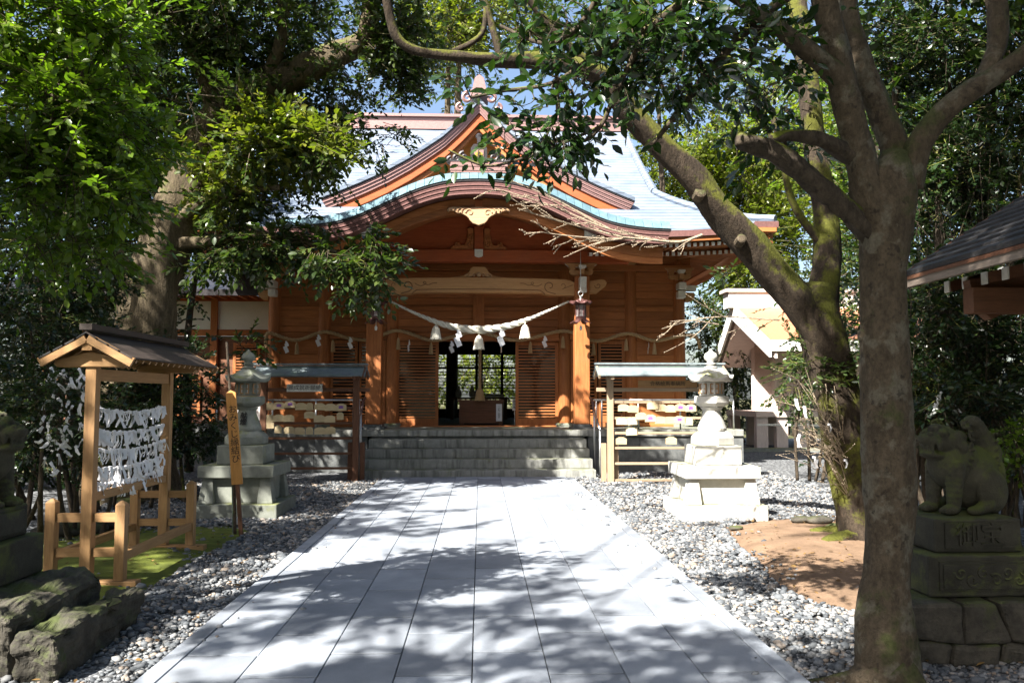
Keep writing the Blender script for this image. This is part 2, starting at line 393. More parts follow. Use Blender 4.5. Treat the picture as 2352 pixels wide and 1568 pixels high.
def pebblemat():
    m, nt, b = _new("pebble"); g = N(nt, "ShaderNodeNewGeometry")
    c = ramp(nt, g.outputs["Random Per Island"], [(0, (.045, .05, .057)), (.3, (.10, .11, .12)), (.6, (.17, .177, .185)), (.82, (.25, .247, .24)), (.93, (.24, .18, .13)), (1, (.46, .45, .43))])
    n2 = noise(nt, coords(nt, (1, 1, 1)), 120, 3); c = mixc(nt, .3, c, ramp(nt, n2, [(.3, (.5, .5, .5)), (.65, (1, 1, 1))]), 'MULTIPLY')
    nt.links.new(c, b.inputs["Base Color"]); b.inputs["Roughness"].default_value = .75; return m
PEB = pebblemat()
EARTH = stone("bare_soil", (.27, .175, .11), (.15, .095, .058), 3, fine=60, rough=.95, bst=.7)
LITTER = stone("forest_floor", (.12, .09, .055), (.05, .04, .025), 3, fine=40, rough=.95, moss=.12, mcol=(.07, .09, .02), bst=1.0)
MOSS = stone("moss", (.16, .19, .025), (.07, .085, .015), 6, fine=90, rough=.95, bst=.9)
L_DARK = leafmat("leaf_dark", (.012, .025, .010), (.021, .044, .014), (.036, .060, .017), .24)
L_MID = leafmat("leaf_mid", (.026, .046, .013), (.044, .073, .019), (.075, .10, .027), .32)
L_BRI = leafmat("leaf_bright", (.065, .115, .014), (.10, .165, .02), (.15, .205, .03), .45)
L_YEL = leafmat("leaf_yellow", (.09, .12, .018), (.13, .16, .025), (.20, .20, .035), .4)
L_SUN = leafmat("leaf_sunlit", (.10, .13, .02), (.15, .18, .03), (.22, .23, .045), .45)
L_CAM = leafmat("leaf_camellia", (.014, .032, .010), (.024, .055, .014), (.045, .085, .017), .22, .22, .6)
B_SMOOTH = bark("bark_smooth", (.125, .098, .066), (.055, .042, .028), .22, (.07, .08, .028), (5, 5, 2.4), 2.6, (.165, .15, .112), 1.0)
B_MOSSY = bark("bark_mossy", (.062, .046, .032), (.022, .017, .012), .52, (.10, .105, .017), (10, 10, 3), 2.2)
B_BIG = bark("bark_ridged", (.145, .115, .072), (.045, .035, .023), .10, (.10, .12, .03), (13, 13, 1.6), 1.6, None, 1.0)
B_DARK = bark("bark_dark", (.09, .07, .05), (.035, .028, .02), .12)
B_PALE = bark("bark_pale", (.46, .38, .28), (.30, .23, .16), 0, st=(20, 20, 20))
# ------------------------------------------------------------------ ground, path, gravel
AX = -0.04
def sheet(name, poly, z, mat, label=None, kind='structure', lift=0.0, res=0.0):
    b = MB(); b.add([(x, y, z) for x, y in poly], [tuple(range(len(poly)))])
    o = b.build(name, mat, recalc=False); tag(o, label, None, None, kind); return o
g = MB(); g.box(-500, 500, -200, 800, -1.0, 0.0); tag(g.build("ground", LITTER), "dark leaf-littered ground reaching under the woods", kind='structure')
sheet("gravel_bed", [(-6.2, -3), (9, -3), (13, 9), (14, 31), (7, 31), (-9, 24), (-9, 14), (-6.2, 11)], .004, GRAVB, "grey gravel ground around the path and the hall")
def blob(name, pts, z0, h, mat, label, kind):         # a low mound with a ragged outline
    P = np.array(pts); c = P.mean(0); n = len(P); S = spline(list(map(tuple, P)) + [tuple(P[0])], 8)[:-1]
    J = S + rng.normal(0, .03, S.shape); V = []; F = []; rings = 9; k = len(S)
    for i in range(rings):
        t = i / (rings - 1); hh = h * (1 - (1 - t) ** 2)
        for x, y in (J if i == 0 else S):
            px, py = c[0] + (x - c[0]) * (1 - t), c[1] + (y - c[1]) * (1 - t)
            V.append((px, py, z0 + hh + (h * .25 * t * math.sin(px * 5.1 + 1) * math.sin(py * 4.3) if i else 0)))
    for i in range(rings - 1):
        for j in range(k):
            F.append((i * k + j, i * k + (j + 1) % k, (i + 1) * k + (j + 1) % k, (i + 1) * k + j))
    b = MB(); b.add(V, F); o = b.build(name, mat, smooth=True); tag(o, label, None, None, kind); return S
earth_poly = [grd(*p) for p in [(1660, 1212), (1760, 1196), (1880, 1190), (2010, 1200), (2060, 1290), (2010, 1400), (1900, 1400), (1820, 1370), (1750, 1310), (1700, 1260)]]
EARTHP = blob("bare_earth", [(p.x, p.y) for p in earth_poly], .006, .06, EARTH, "reddish brown bare soil around the mossy tree's roots", 'structure')
moss_poly = [(-2.72, 5.6), (-2.66, 6.6), (-2.7, 8), (-2.66, 9.2), (-2.8, 10.0), (-3.6, 10.1), (-4.7, 9.6), (-5.0, 8), (-4.8, 6.3), (-3.9, 5.5)]
MOSSP = blob("moss_patch", moss_poly, .006, .05, MOSS, "green moss bed under the wooden fortune stand", 'structure')
moss2 = [(3.3, 6.2), (4.2, 6.0), (5.2, 6.6), (5.4, 8.2), (4.9, 8.6), (4.2, 7.6)]
MOSSP2 = blob("moss_patch", moss2, .006, .05, MOSS, "sunlit moss strip behind the right guardian statue", 'structure')
# path
PW, BW = 3.57, .118
tw = (PW - 2 * BW) / 8; tl = .80
X0 = AX - PW / 2
pb = MB(); pb.box(X0 + .01, X0 + PW - .01, .6, 15.78, -.05, .040); path = pb.build("path", JOINT); tag(path, "straight approach of pale grey concrete slabs up to the steps", kind='structure')
sm = MB(); sm.box(-tw / 2 + .003, tw / 2 - .003, -tl / 2 + .012, tl / 2 - .012, 0, .046)
slab = sm.build("paving_slab", SLAB, origin=(0, 0, 0), bevel=.004)
hm = MB(); hm.box(-tw / 2 + .003, tw / 2 - .003, -tl / 4 + .012, tl / 4 - .012, 0, .046)
hslab = hm.build("paving_slab", SLAB, origin=(0, 0, 0), bevel=.004)
bmx = MB(); bmx.box(-BW / 2 + .003, BW / 2 - .003, -tl / 2 + .006, tl / 2 - .006, 0, .052)
bord = bmx.build("border_stone", SLAB, origin=(0, 0, 0), bevel=.006)
for c in range(8):
    y = .97 + (tl / 2 if c % 2 else 0)
    x = X0 + BW + (c + .5) * tw
    while y < 15.75:
        if y + tl <= 15.79: share(slab, (x, y + tl / 2, .008 + rnd.uniform(-.0015, .0015)), path, (rnd.uniform(-.002, .002), rnd.uniform(-.003, .003), 0)); y += tl
        elif y + tl / 2 <= 15.79: share(hslab, (x, y + tl / 4, .008), path); y += tl / 2
        else: break
for sx in (X0 + BW / 2, X0 + PW - BW / 2):
    y = .97 + .2
    while y + tl < 15.79: share(bord, (sx, y + tl / 2, .006), path); y += tl
for o in (slab, hslab, bord): bpy.data.objects.remove(o)
# gravel stones
def inpoly(P, poly):
    x, y = P[:, 0], P[:, 1]; n = len(poly); ins = np.zeros(len(P), bool)
    for i in range(n):
        x1, y1 = poly[i][0], poly[i][1]; x2, y2 = poly[(i + 1) % n][0], poly[(i + 1) % n][1]
        c = ((y1 > y) != (y2 > y)) & (x < (x2 - x1) * (y - y1) / (y2 - y1 + 1e-12) + x1); ins ^= c
    return ins
def gravel_pts():
    out = []
    for (xa, xb, ya, yb, n) in [(-5.2, X0 - .0, 2.6, 7, 15000), (-4.6, X0, 7, 11, 11000), (-5.5, X0 - .0, 11, 15.6, 8500), (X0 + PW, 3.3, 2.6, 7, 10500), (X0 + PW, 5.0, 7, 11, 15000), (X0 + PW, 6.0, 11, 16.9, 12000), (2.4, 5.5, 4.0, 7, 3500)]:
        P = np.stack([rng.uniform(xa, xb, n), rng.uniform(ya, yb, n)], 1); out.append(P)
    P = np.concatenate(out)
    vis = np.abs(P[:, 0] - .04 * P[:, 1]) < .66 * P[:, 1] + .4
    k = ~inpoly(P, EARTHP) & ~inpoly(P, MOSSP) & ~inpoly(P, MOSSP2) & vis
    k |= (rng.random(len(P)) < .09 * (np.sin(P[:, 0] * 3.1) * np.sin(P[:, 1] * 2.7) > -.2)) & vis
    k &= ~((P[:, 0] > X0 - .01) & (P[:, 0] < X0 + PW + .01))
    P = P[k]; E = np.stack([np.where(rng.random(90) < .5, X0 + BW + rng.exponential(.12, 90), X0 + PW - BW - rng.exponential(.12, 90)), rng.uniform(3, 15, 90)], 1)
    return np.concatenate([P, E])
bm = bmesh.new(); bmesh.ops.create_icosphere(bm, subdivisions=1, radius=1.0)
ICO = np.array([v.co[:] for v in bm.verts]); ICF = np.array([[v.index for v in f.verts] for f in bm.faces]); bm.free()
GP = gravel_pts(); n = len(GP)
far = np.clip((GP[:, 1] - 4) / 10, 0, 1)
s = rng.lognormal(math.log(.0135), .42, n) * (1 + .35 * far); s = np.clip(s, .008, .045)
sc3 = np.stack([s * rng.uniform(.8, 1.45, n), s * rng.uniform(.75, 1.15, n), s * rng.uniform(.45, .75, n)], 1)
V = ICO[None] * (1 + rng.normal(0, .13, (n, len(ICO), 1))) * sc3[:, None, :]
a = rng.uniform(0, 6.28, n); tx = rng.normal(0, .35, n)
ca, sa, ct, st_ = np.cos(a)[:, None], np.sin(a)[:, None], np.cos(tx)[:, None], np.sin(tx)[:, None]
y1 = V[..., 1] * ct - V[..., 2] * st_; z1 = V[..., 1] * st_ + V[..., 2] * ct
V = np.stack([V[..., 0] * ca - y1 * sa, V[..., 0] * sa + y1 * ca, z1], -1)
mound = .02 + .018 * np.sin(GP[:, 0] * 5.1 + GP[:, 1] * 1.3) * np.sin(GP[:, 1] * 2.3) + rng.uniform(-.006, .012, n)
mound[-90:] = .056
V += np.concatenate([GP, mound[:, None]], 1)[:, None, :]
F = (ICF[None] + (np.arange(n) * len(ICO))[:, None, None]).reshape(-1, 3)
gr = npmesh("gravel", V.reshape(-1, 3), F, PEB, origin=(0, 8, 0), smooth=True); tag(gr, "loose grey and white river gravel beside the path", "gravel", kind='stuff')
# ------------------------------------------------------------------ stone podium and steps
PZ, PY = .88, 17.3
pod = thing("stone_podium", "stone terrace with four wide steps in front of the hall", "stone podium", (AX, PY, 0))
for k in range(4):
    b = MB(); b.box(AX - 2.26 + .012 * k, AX + 2.26 - .012 * k, 15.8 + .37 * k, PY + .4, .176 * k, .176 * (k + 1) - .002); b.build("step", STEP, pod, bevel=.008)
b = MB(); b.box(AX - 2.2, AX + 2.2, PY - .02, PY + .6, .70, .745); b.build("riser", PODW, pod)
b = MB(); b.box(AX - 2.3, AX + 2.3, PY - .05, 19.0, .748, PZ); b.build("coping", STEP, pod, bevel=.01)
for s_ in (-1, 1):
    xs = np.linspace(2.3, 5.62, 4)
    for i in range(3):
        xa, xb = sorted((AX + s_ * xs[i], AX + s_ * xs[i + 1]))
        b = MB(); b.box(xa + .003, xb - .003, PY + .04, PY + .3, 0, .735); b.build("wall_slab", PODW, pod, bevel=.006)
        b = MB(); b.box(xa + .002, xb - .002, PY, PY + .5, .738, PZ - .002); b.build("coping", STEP, pod, bevel=.01)
    xa, xb = sorted((AX + s_ * 5.3, AX + s_ * 5.62))
    for i in range(4):
        b = MB(); b.box(xa, xb, PY + .303 + i * 3, PY + 3.3 + i * 3, 0, .735); b.build("wall_slab", PODW, pod, bevel=.006)
b = MB(); b.box(AX - 5.55, AX + 5.55, PY + .502, 29, .3, PZ - .006); b.build("terrace_floor", STEP, pod)

# ------------------------------------------------------------------ main hall
WY0 = 19.2
hall = thing("main_hall", "large orange cedar hall with curved blue-grey copper roof at the path's end", "shrine hall", (AX, WY0, PZ))
H = hall
def part(b, name, mat, parent=None, **k): return b.build(name, mat, parent or H, **k)
BAYS = [-4.72, -3.57, -2.0, 2.0, 3.57, 4.72]
for x in BAYS:
    b = MB(); b.lathe([(.15, PZ + .08), (.145, 4.75)], (AX + x, WY0, 0), 16); b.m[:] = [0] * len(b.m); part(b, "post", WZ, smooth=False)
    b = MB(); b.lathe([(.22, PZ - .004), (.22, PZ + .05), (.19, PZ + .085)], (AX + x, WY0, 0), 16); part(b, "post_base", GRAN)
b = MB(); b.box(AX - .13, AX + .13, WY0 - .13, WY0 + .13, 2.78, 4.75); part(b, "post", WZ)
# boards between posts, in courses
def boards(xa, xb, zs, y=WY0, mat=None, t=.05):
    for z0, z1 in zip(zs[:-1], zs[1:]):
        off = rnd.uniform(-.006, .006)
        b = MB(); b.box(xa, xb, y - t + off, y + off, z0 + .003, z1 - .003); part(b, "plank", mat or WX, bevel=.004)
zU = [3.06, 3.20, 3.38, 3.57, 3.67]; zT = [3.70, 3.87, 4.05, 4.24, 4.5]
edges = [-4.72, -3.57, -2.0, 0, 2.0, 3.57, 4.72]
for a, c in zip(edges[:-1], edges[1:]):
    boards(AX + a + .12, AX + c - .12, zU); boards(AX + a + .12, AX + c - .12, zT)
for s_ in (-1, 1):
    a, c = sorted((s_ * 4.72, s_ * 3.57)); boards(AX + a + .12, AX + c - .12, [.98, 1.35, 1.8, 2.2, 2.55, 2.9])
def rail(xa, xb, z0, z1, name="rail", y0=WY0 - .11, y1=WY0 + .05, mat=None):
    b = MB(); b.box(AX + xa, AX + xb, y0, y1, z0, z1); part(b, name, mat or WX, bevel=.006)
for a, c in ((-4.72, -3.57), (-3.57, -2.0), (-2.0, 2.0), (2.0, 3.57), (3.57, 4.72)):
    rail(a + .13, c - .13, 2.90, 3.05); rail(a + .13, c - .13, 3.675, 3.695, "rail", WY0 - .085)
    if not (a == -2.0): rail(a + .13, c - .13, PZ - .003, .97, "sill", WY0 - .12)
rail(-5.0, 5.0, 4.51, 4.66, "head_beam", WY0 - .16, WY0 + .14)
rail(-5.0, 5.0, 4.67, 5.1, "wall_plate", WY0 - .10, WY0 + .1)
# lattice panels
def lattice(xa, xb, za, zb, y, name="door", stile=.07, nsl=24, parent=None, mull=False):
    d = MB()
    d.box(xa, xa + stile, y - .04, y, za, zb); d.box(xb - stile, xb, y - .04, y, za, zb)
    d.box(xa + stile, xb - stile, y - .038, y, za, za + .16); d.box(xa + stile, xb - stile, y - .038, y, zb - .09, zb)
    if mull: d.box((xa + xb) / 2 - .03, (xa + xb) / 2 + .03, y - .04, y, za + .16, zb - .09)
    fr = part(d, name, WZ, parent)
    gl = MB(); gl.box(xa + stile, xb - stile, y - .006, y - .001, za + .16, zb - .09); part(gl, "pane", GLASS, fr)
    L = xb - xa - 2 * stile
    m = MB(); m.box(-L / 2, L / 2, -.012, .012, -.016, .016); s0 = None
    for i in range(nsl):
        z = za + .16 + (zb - .09 - za - .16) * (i + .5) / nsl
        loc = ((xa + xb) / 2, y - .024, z)
        if s0 is None: s0 = m.build("slat", WX, fr, origin=(0, 0, 0)); s0.location = Vector(loc) - Vector(ORG[fr]); ORG[s0] = loc
        else: share(s0, loc, fr)
    return fr
for xa, xb in ((-1.91, -.93), (.86, 1.86)): lattice(AX + xa, AX + xb, PZ + .03, 2.85, WY0 + .02)
for s_ in (-1, 1):
    for a, c in ((2.15, 2.77), (2.80, 3.42)):
        xa, xb = sorted((AX + s_ * a, AX + s_ * c)); lattice(xa, xb, PZ + .1, 2.88, WY0 - .01, "lattice_window", .06, 22)
rail(-1.95, 1.95, 2.86, 2.92, "lintel", WY0 - .1, WY0 + .08)
rail(-1.86, 1.86, PZ - .003, PZ + .028, "threshold", WY0 - .1, WY0 + .08)
# interior
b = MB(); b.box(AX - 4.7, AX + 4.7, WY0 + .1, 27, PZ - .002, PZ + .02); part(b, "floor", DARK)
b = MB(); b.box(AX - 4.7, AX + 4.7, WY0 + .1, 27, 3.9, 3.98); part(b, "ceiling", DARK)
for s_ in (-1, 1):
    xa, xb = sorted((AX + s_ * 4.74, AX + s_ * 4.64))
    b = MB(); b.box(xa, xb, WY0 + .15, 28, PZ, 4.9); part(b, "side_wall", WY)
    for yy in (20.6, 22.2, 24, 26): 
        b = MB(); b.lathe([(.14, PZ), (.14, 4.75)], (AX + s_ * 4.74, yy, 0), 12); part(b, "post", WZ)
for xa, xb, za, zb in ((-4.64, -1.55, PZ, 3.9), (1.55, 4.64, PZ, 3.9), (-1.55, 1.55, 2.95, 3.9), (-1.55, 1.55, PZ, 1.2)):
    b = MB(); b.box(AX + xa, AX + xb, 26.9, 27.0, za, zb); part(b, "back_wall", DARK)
for x in (-1.5, -.75, -.08, .08, .75, 1.5): b = MB(); b.box(AX + x - .045, AX + x + .045, 26.86, 26.9, 1.2, 2.95); part(b, "window_mullion", DARK)
for i in range(16):
    b = MB(); b.box(AX - 1.55, AX + 1.55, 26.82, 26.85, 1.22 + i * .105, 1.245 + i * .105); part(b, "window_bar", DARK)
b = MB(); b.box(AX - 1.55, AX + 1.55, 26.80, 26.86, 2.48, 2.55); part(b, "window_bar", DARK)
# porch pillars
COLX = (-2.25, 2.25); KY = 17.9
for x in COLX:
    b = MB(); b.box(AX + x - .165, AX + x + .165, KY - .165, KY + .165, PZ + .1, 4.2); part(b, "porch_pillar", WZ, bevel=.022)
    b = MB(); b.box(AX + x - .25, AX + x + .25, KY - .25, KY + .25, PZ - .002, PZ + .04); b.box(AX + x - .2, AX + x + .2, KY - .2, KY + .2, PZ + .04, PZ + .1); part(b, "pillar_base", PODW)
# rainbow beam with incised swirls
b = MB(); top = []; bot = []
for x in np.linspace(-2.09, 2.09, 41):
    u = abs(x) / 2.09; top.append((AX + x, 4.12 + .035 * (1 - u ** 2) - (.06 * max(0, (u - .9) / .1) ** 1.5)))
    bot.append((AX + x, 3.80 + .03 * (1 - u ** 2) - .035 * (1 if u > .72 else (max(0, (u - .66) / .06)))))
b.strip(top, bot, KY - .13, KY + .13); kb = part(b, "rainbow_beam", WKOR, bevel=.01)
def spiral(cx, cz, r0, turns, a0, sgn, y, n=26, tail=None, w=.012):
    pts = []
    for i in range(n):
        t = i / (n - 1); r = r0 * (1 - .82 * t); a = a0 + sgn * t * turns * 2 * math.pi
        pts.append((cx + r * math.cos(a), y, cz + r * math.sin(a)))
    if tail: pts = [(tail[0], y, tail[1])] + pts
    return spline(pts, 2), [w] * (2 * (len(pts) - 1) + 1)
sw = MB()
for s_ in (-1, 1):
    y = KY - .128
    P, w_ = spiral(AX + s_ * 1.55, 3.97, .135, 1.05, R(-90), -s_ , y, tail=(AX + s_ * 1.68, 3.80)); sw.tube(P, [.010] * len(P), 5)
    P, w_ = spiral(AX + s_ * 1.83, 3.99, .075, .8, R(-90), s_, y, tail=(AX + s_ * 2.05, 4.0)); sw.tube(P, [.008] * len(P), 5)
    P = spline([(AX + s_ * x, y, z) for x, z in ((1.38, 4.02), (1.28, 3.97), (1.2, 3.98), (1.14, 4.03), (1.17, 4.06), (1.2, 4.03), (1.1, 3.99), (.98, 4.03), (.9, 4.03))], 4); sw.tube(P, [.008] * len(P), 5)
P = spline([(AX + x, KY - .128, z) for x, z in ((-1.45, 3.79), (-1.36, 3.86), (-1.2, 3.885), (0, 3.9), (1.2, 3.885), (1.36, 3.86), (1.45, 3.79))], 6); sw.tube(P, [.009] * len(P), 5)
sw.build("carved_swirl", CARVE, kb)
# red tie beam and tympanum board
rail(-3.3, 3.3, 4.50, 4.76, "tie_beam", KY - .15, KY + .15, WRED)
def kz(x):                                   # front edge of the undulating gable (upper edge of its fascia)
    xs = [0, .42, .75, 1.10, 1.45, 1.78, 2.1, 2.42, 2.7, 3.0, 3.4, 3.85]
    zs = [5.86, 5.84, 5.79, 5.69, 5.55, 5.39, 5.235, 5.09, 5.0, 4.945, 4.90, 4.885]
    return float(np.interp(abs(x), xs, zs))
KX = np.linspace(-3.82, 3.82, 97)
kzs = np.array([kz(x) for x in KX])
for _ in range(3): kzs[1:-1] = .25 * kzs[:-2] + .5 * kzs[1:-1] + .25 * kzs[2:]
def kline(off, shr=1.0): return [(AX + x * shr, z + off) for x, z in zip(KX, kzs)]
KF = 16.0
b = MB(); top = [(x, z - .32) for x, z in kline(0) if abs(x - AX) < 3.3]; b.strip(top, [(x, 4.70) for x, z in top], KY - .02, KY + .06)
for i, v in enumerate(b.v):
    if v[2] < 4.7: b.v[i] = (v[0], v[1], 4.7)
part(b, "tympanum_board", WRED)
# fascia in thin layers
for i in range(7):
    b = MB(); b.strip(kline(-.04 * i - .003, 1 - .0035 * i), kline(-.04 * (i + 1), 1 - .0035 * i), KF + .012 * i + (.006 if i % 2 else 0), KF + .62); part(b, "fascia_layer", FASC if i else DKCOP)
# bargeboard in two halves, heavier towards its feet
for s_ in (-1, 1):
    top = []; bot = []
    for (x, z) in kline(-.285, .975):
        u = abs(x - AX) / 3.75
        if s_ * (x - AX) < .002: continue
        top.append((x, z)); bot.append((x, z - .27 - .07 * u - .02 * math.sin(u * 9)))
    top.sort(key=lambda p: s_ * p[0]); bot.sort(key=lambda p: s_ * p[0])
    b = MB(); b.strip(top, bot, KF + .38, KF + .48); part(b, "bargeboard", WX, bevel=.006)
    b = MB(); b.strip([(x, z - .03) for x, z in top], [(x, z + .13) for x, z in bot], KF + .36, KF + .378); part(b, "bargeboard_trim", WX)
b = MB(); b.strip(kline(-.28, .97), kline(-.31, .97), KF + .485, KY + .02); part(b, "soffit", WX)
# copper cover of the undulating roof
b = MB(); b.strip(kline(.18, .995), kline(.01, .995), KF + .42, 19.3); part(b, "porch_roof", ROOF)
S = np.array(kline(.0)); seg = np.linalg.norm(np.diff(S, axis=0), axis=1); cum = np.concatenate([[0], np.cumsum(seg)])
nt_ = 44
for i in range(nt_):
    a, c = cum[-1] * i / nt_ + .003, cum[-1] * (i + 1) / nt_ - .003
    top = []; bot = []
    for q in np.linspace(a, c, 4):
        x = float(np.interp(q, cum, S[:, 0])); z = float(np.interp(q, cum, S[:, 1])); dx = (x - AX) * .0
        bot.append((x, z + .004))
        top.append((x, z + .185))
    b = MB(); b.strip(top, bot, KF - .02, KF + .40)
    for j, v in enumerate(b.v):                       # rolled front edge
        if v[1] < KF and j % 4 == 0: b.v[j] = (v[0], KF + .13, v[2])
    part(b, "roof_cap_tile", PATINA, bevel=.006)
# crest on the ridge end
ob = MB(); ob.box(AX - .5, AX + .5, KF + .12, KF + .6, 6.0, 6.22)
for i in range(5): ob.box(AX - .56 - .012 * (i % 2), AX + .56 + .012 * (i % 2), KF + .10 - .01 * (i % 2), KF + .62, 6.01 + .042 * i, 6.05 + .042 * i)
cr = part(ob, "ridge_ornament", FASCL)
ob = MB()
ob.prism([(AX - .17, 6.22), (AX - .16, 6.5), (AX - .10, 6.58), (AX + .10, 6.58), (AX + .16, 6.5), (AX + .17, 6.22)], KF + .08, KF + .4)
ob.box(AX - .035, AX + .035, KF + .06, KF + .34, 6.58, 6.72); ob.lathe([(.02, -.05), (.06, -.03), (.065, .02), (.03, .06)], (AX, KF + .14, 6.75), 14)
for s_ in (-1, 1):
    for cx, cz, r0 in ((.30, 6.34, .10), (.44, 6.30, .07), (.56, 6.26, .075)):
        P, w_ = spiral(AX + s_ * cx, cz, r0, 1.2, R(90), -s_, KF + .16, n=18); ob.tube(P, np.linspace(.04, .02, len(P)), 6)
    P = spline([(AX + s_ * .17, KF + .16, 6.3), (AX + s_ * .3, KF + .16, 6.25), (AX + s_ * .45, KF + .16, 6.235), (AX + s_ * .6, KF + .16, 6.25)], 5); ob.tube(P, [.035] * len(P), 6)
ob.build("scroll", DKCOP, cr)
ob = MB(); ob.box(AX - .095, AX + .095, KF + .062, KF + .09, 6.25, 6.46); ob.build("crest_panel", FASCL, cr)
ob = MB()
for k in range(5):
    a = k * 1.2566; cx, cz = AX + .047 * math.sin(a), 6.355 + .047 * math.cos(a)
    ob.prism([(cx + .033 * math.cos(t), cz + .033 * math.sin(t)) for t in np.linspace(0, 6.283, 12, endpoint=False)], KF + .05, KF + .0615 - .001 * k)
ob.prism([(AX + .016 * math.cos(t), 6.355 + .016 * math.sin(t)) for t in np.linspace(0, 6.283, 10, endpoint=False)], KF + .044, KF + .049)
ob.build("plum_crest", GOLD, cr)
# carved pendant under the gable, strut with scrolls, frog-leg strut
def mirror(p): return [(AX + x, z) for x, z in p] + [(AX - x, z) for x, z in p[::-1] if x > 0]
gp = mirror([(0, 5.36), (.2, 5.345), (.36, 5.355), (.5, 5.36), (.6, 5.34), (.635, 5.30), (.61, 5.265), (.57, 5.29), (.5, 5.285), (.45, 5.245), (.40, 5.225), (.36, 5.24), (.30, 5.20), (.25, 5.175), (.2, 5.13), (.17, 5.08), (.12, 5.03), (.06, 5.01), (0, 4.985)])
b = MB(); b.prism(gp, KF + .27, KF + .355); pen = part(b, "carved_pendant", WCARV, bevel=.012)
b = MB()
for s_ in (-1, 1):
    P, _w = spiral(AX + s_ * .18, 5.24, .085, 1.0, R(0) if s_ > 0 else R(180), s_, KF + .265, n=16); b.tube(P, np.linspace(.018, .009, len(P)), 5)
    for i in range(4):
        x = .3 + i * .085; P = spline([(AX + s_ * x, KF + .265, 5.32), (AX + s_ * (x + .04), KF + .255, 5.29), (AX + s_ * (x + .03), KF + .265, 5.25 + .012 * i)], 4); b.tube(P, [.013] * len(P), 5)
b.build("leaf_relief", WCARV, pen)["kind"] = "stuff"
b = MB(); b.box(AX - .10, AX + .10, KY - .16, KY - .025, 4.765, 5.28); st = part(b, "king_strut", WRED, bevel=.01)
b = MB(); b.prism([(AX - .09, 4.62), (AX - .06, 4.60), (AX, 4.585), (AX + .06, 4.60), (AX + .09, 4.62), (AX + .09, 4.765), (AX - .09, 4.765)], KY - .19, KY - .155); b.build("strut_tip", PAINT, st)
for s_ in (-1, 1):
    b = MB(); pl = [(AX + s_ * x, z) for x, z in ((.11, 4.77), (.62, 4.77), (.6, 4.83), (.52, 4.86), (.5, 4.92), (.42, 4.92), (.4, 4.86), (.3, 4.88), (.26, 5.0), (.24, 5.15), (.26, 5.22), (.2, 5.26), (.11, 5.24))]
    b.prism(pl, KY - .12, KY - .03); c_ = part(b, "scroll_carving", WX, bevel=.015)
    b = MB()
    for cx, cz, r0 in ((.18, 4.87, .07), (.17, 5.03, .055), (.47, 4.87, .05)):
        P, _w = spiral(AX + s_ * cx, cz, r0, 1.1, R(90), -s_, KY - .125, n=16); b.tube(P, [.016] * len(P), 5)
    b.build("scroll_relief", WX, c_)["kind"] = "stuff"
km = mirror([(0, 4.40), (.13, 4.40), (.17, 4.36), (.22, 4.28), (.32, 4.21), (.45, 4.18), (.62, 4.165), (.62, 4.15), (.2, 4.15), (.14, 4.2), (.09, 4.24), (.0, 4.25)])
b = MB(); b.prism(km, KY - .07, KY + .05); fl = part(b, "frog_leg_strut", WKOR, bevel=.012)
b = MB(); b.lathe([(.0, -.02), (.055, -.015), (.05, .0), (.02, .015)], (0, 0, 0), 12); b.xf(Matrix.Translation((AX, KY - .09, 4.23)) @ Matrix.Rotation(R(90), 4, 'X'))
for s_ in (-1, 1):
    for k in range(3): P, _w = spiral(AX + s_ * (.10 + .07 * k), 4.215 - .012 * k, .04, .9, R(90), -s_, KY - .07, n=12); b.tube(P, [.014] * len(P), 5)
b.build("flower_relief", WCARV, fl)
def bracket(x, y, z, sc=1.0, nose=True, par=None, wood_=None):
    wood_ = wood_ or WKOR
    def q(p): return [(AX + x + a * sc, z + c * sc) for a, c in p]
    half = [(0, 0), (.12, 0), (.13, .03), (.24, .03), (.30, .06), (.33, .11), (.335, .16), (.0, .16)]
    lower = [(-a, c) for a, c in half[::-1] if a > 0] + half
    b = MB(); b.prism(q(lower), y - .08 * sc, y + .08 * sc); br = part(b, "bracket_arm", wood_, bevel=.008)
    for dx in (-.25, 0, .25):
        b = MB(); b.prism(q([(dx - .055, .163), (dx + .055, .163), (dx + .085, .21), (dx + .085, .255), (dx - .085, .255), (dx - .085, .21)]), y - .085 * sc, y + .085 * sc); b.build("bearing_block", wood_, br)
    up = [(0, .258), (.34, .258), (.38, .30), (.43, .33), (.44, .365), (.0, .365)]
    upm = [(-a, c) for a, c in up[::-1] if a > 0] + up
    b = MB(); b.prism(q(upm), y - .06 * sc, y + .06 * sc, mside=1); b.build("upper_arm", [wood_, PAINT], br)
    if nose:
        b = MB(); b.prism([(y - .30 * sc, z + .02 * sc), (y, z + .02 * sc), (y, z + .16 * sc), (y - .34 * sc, z + .16 * sc)], AX + x - .055 * sc, AX + x + .055 * sc, 'x'); b.m = [1, 1] + [1] * 4; b.build("white_nose", [wood_, PAINT], br)
        b = MB(); b.prism([(AX + x - .055 * sc, z + .163 * sc), (AX + x + .055 * sc, z + .163 * sc), (AX + x + .10 * sc, z + .22 * sc), (AX + x + .10 * sc, z + .27 * sc), (AX + x - .10 * sc, z + .27 * sc), (AX + x - .10 * sc, z + .22 * sc)], y - .36 * sc, y - .2 * sc); b.build("white_block", PAINT, br)
    return br
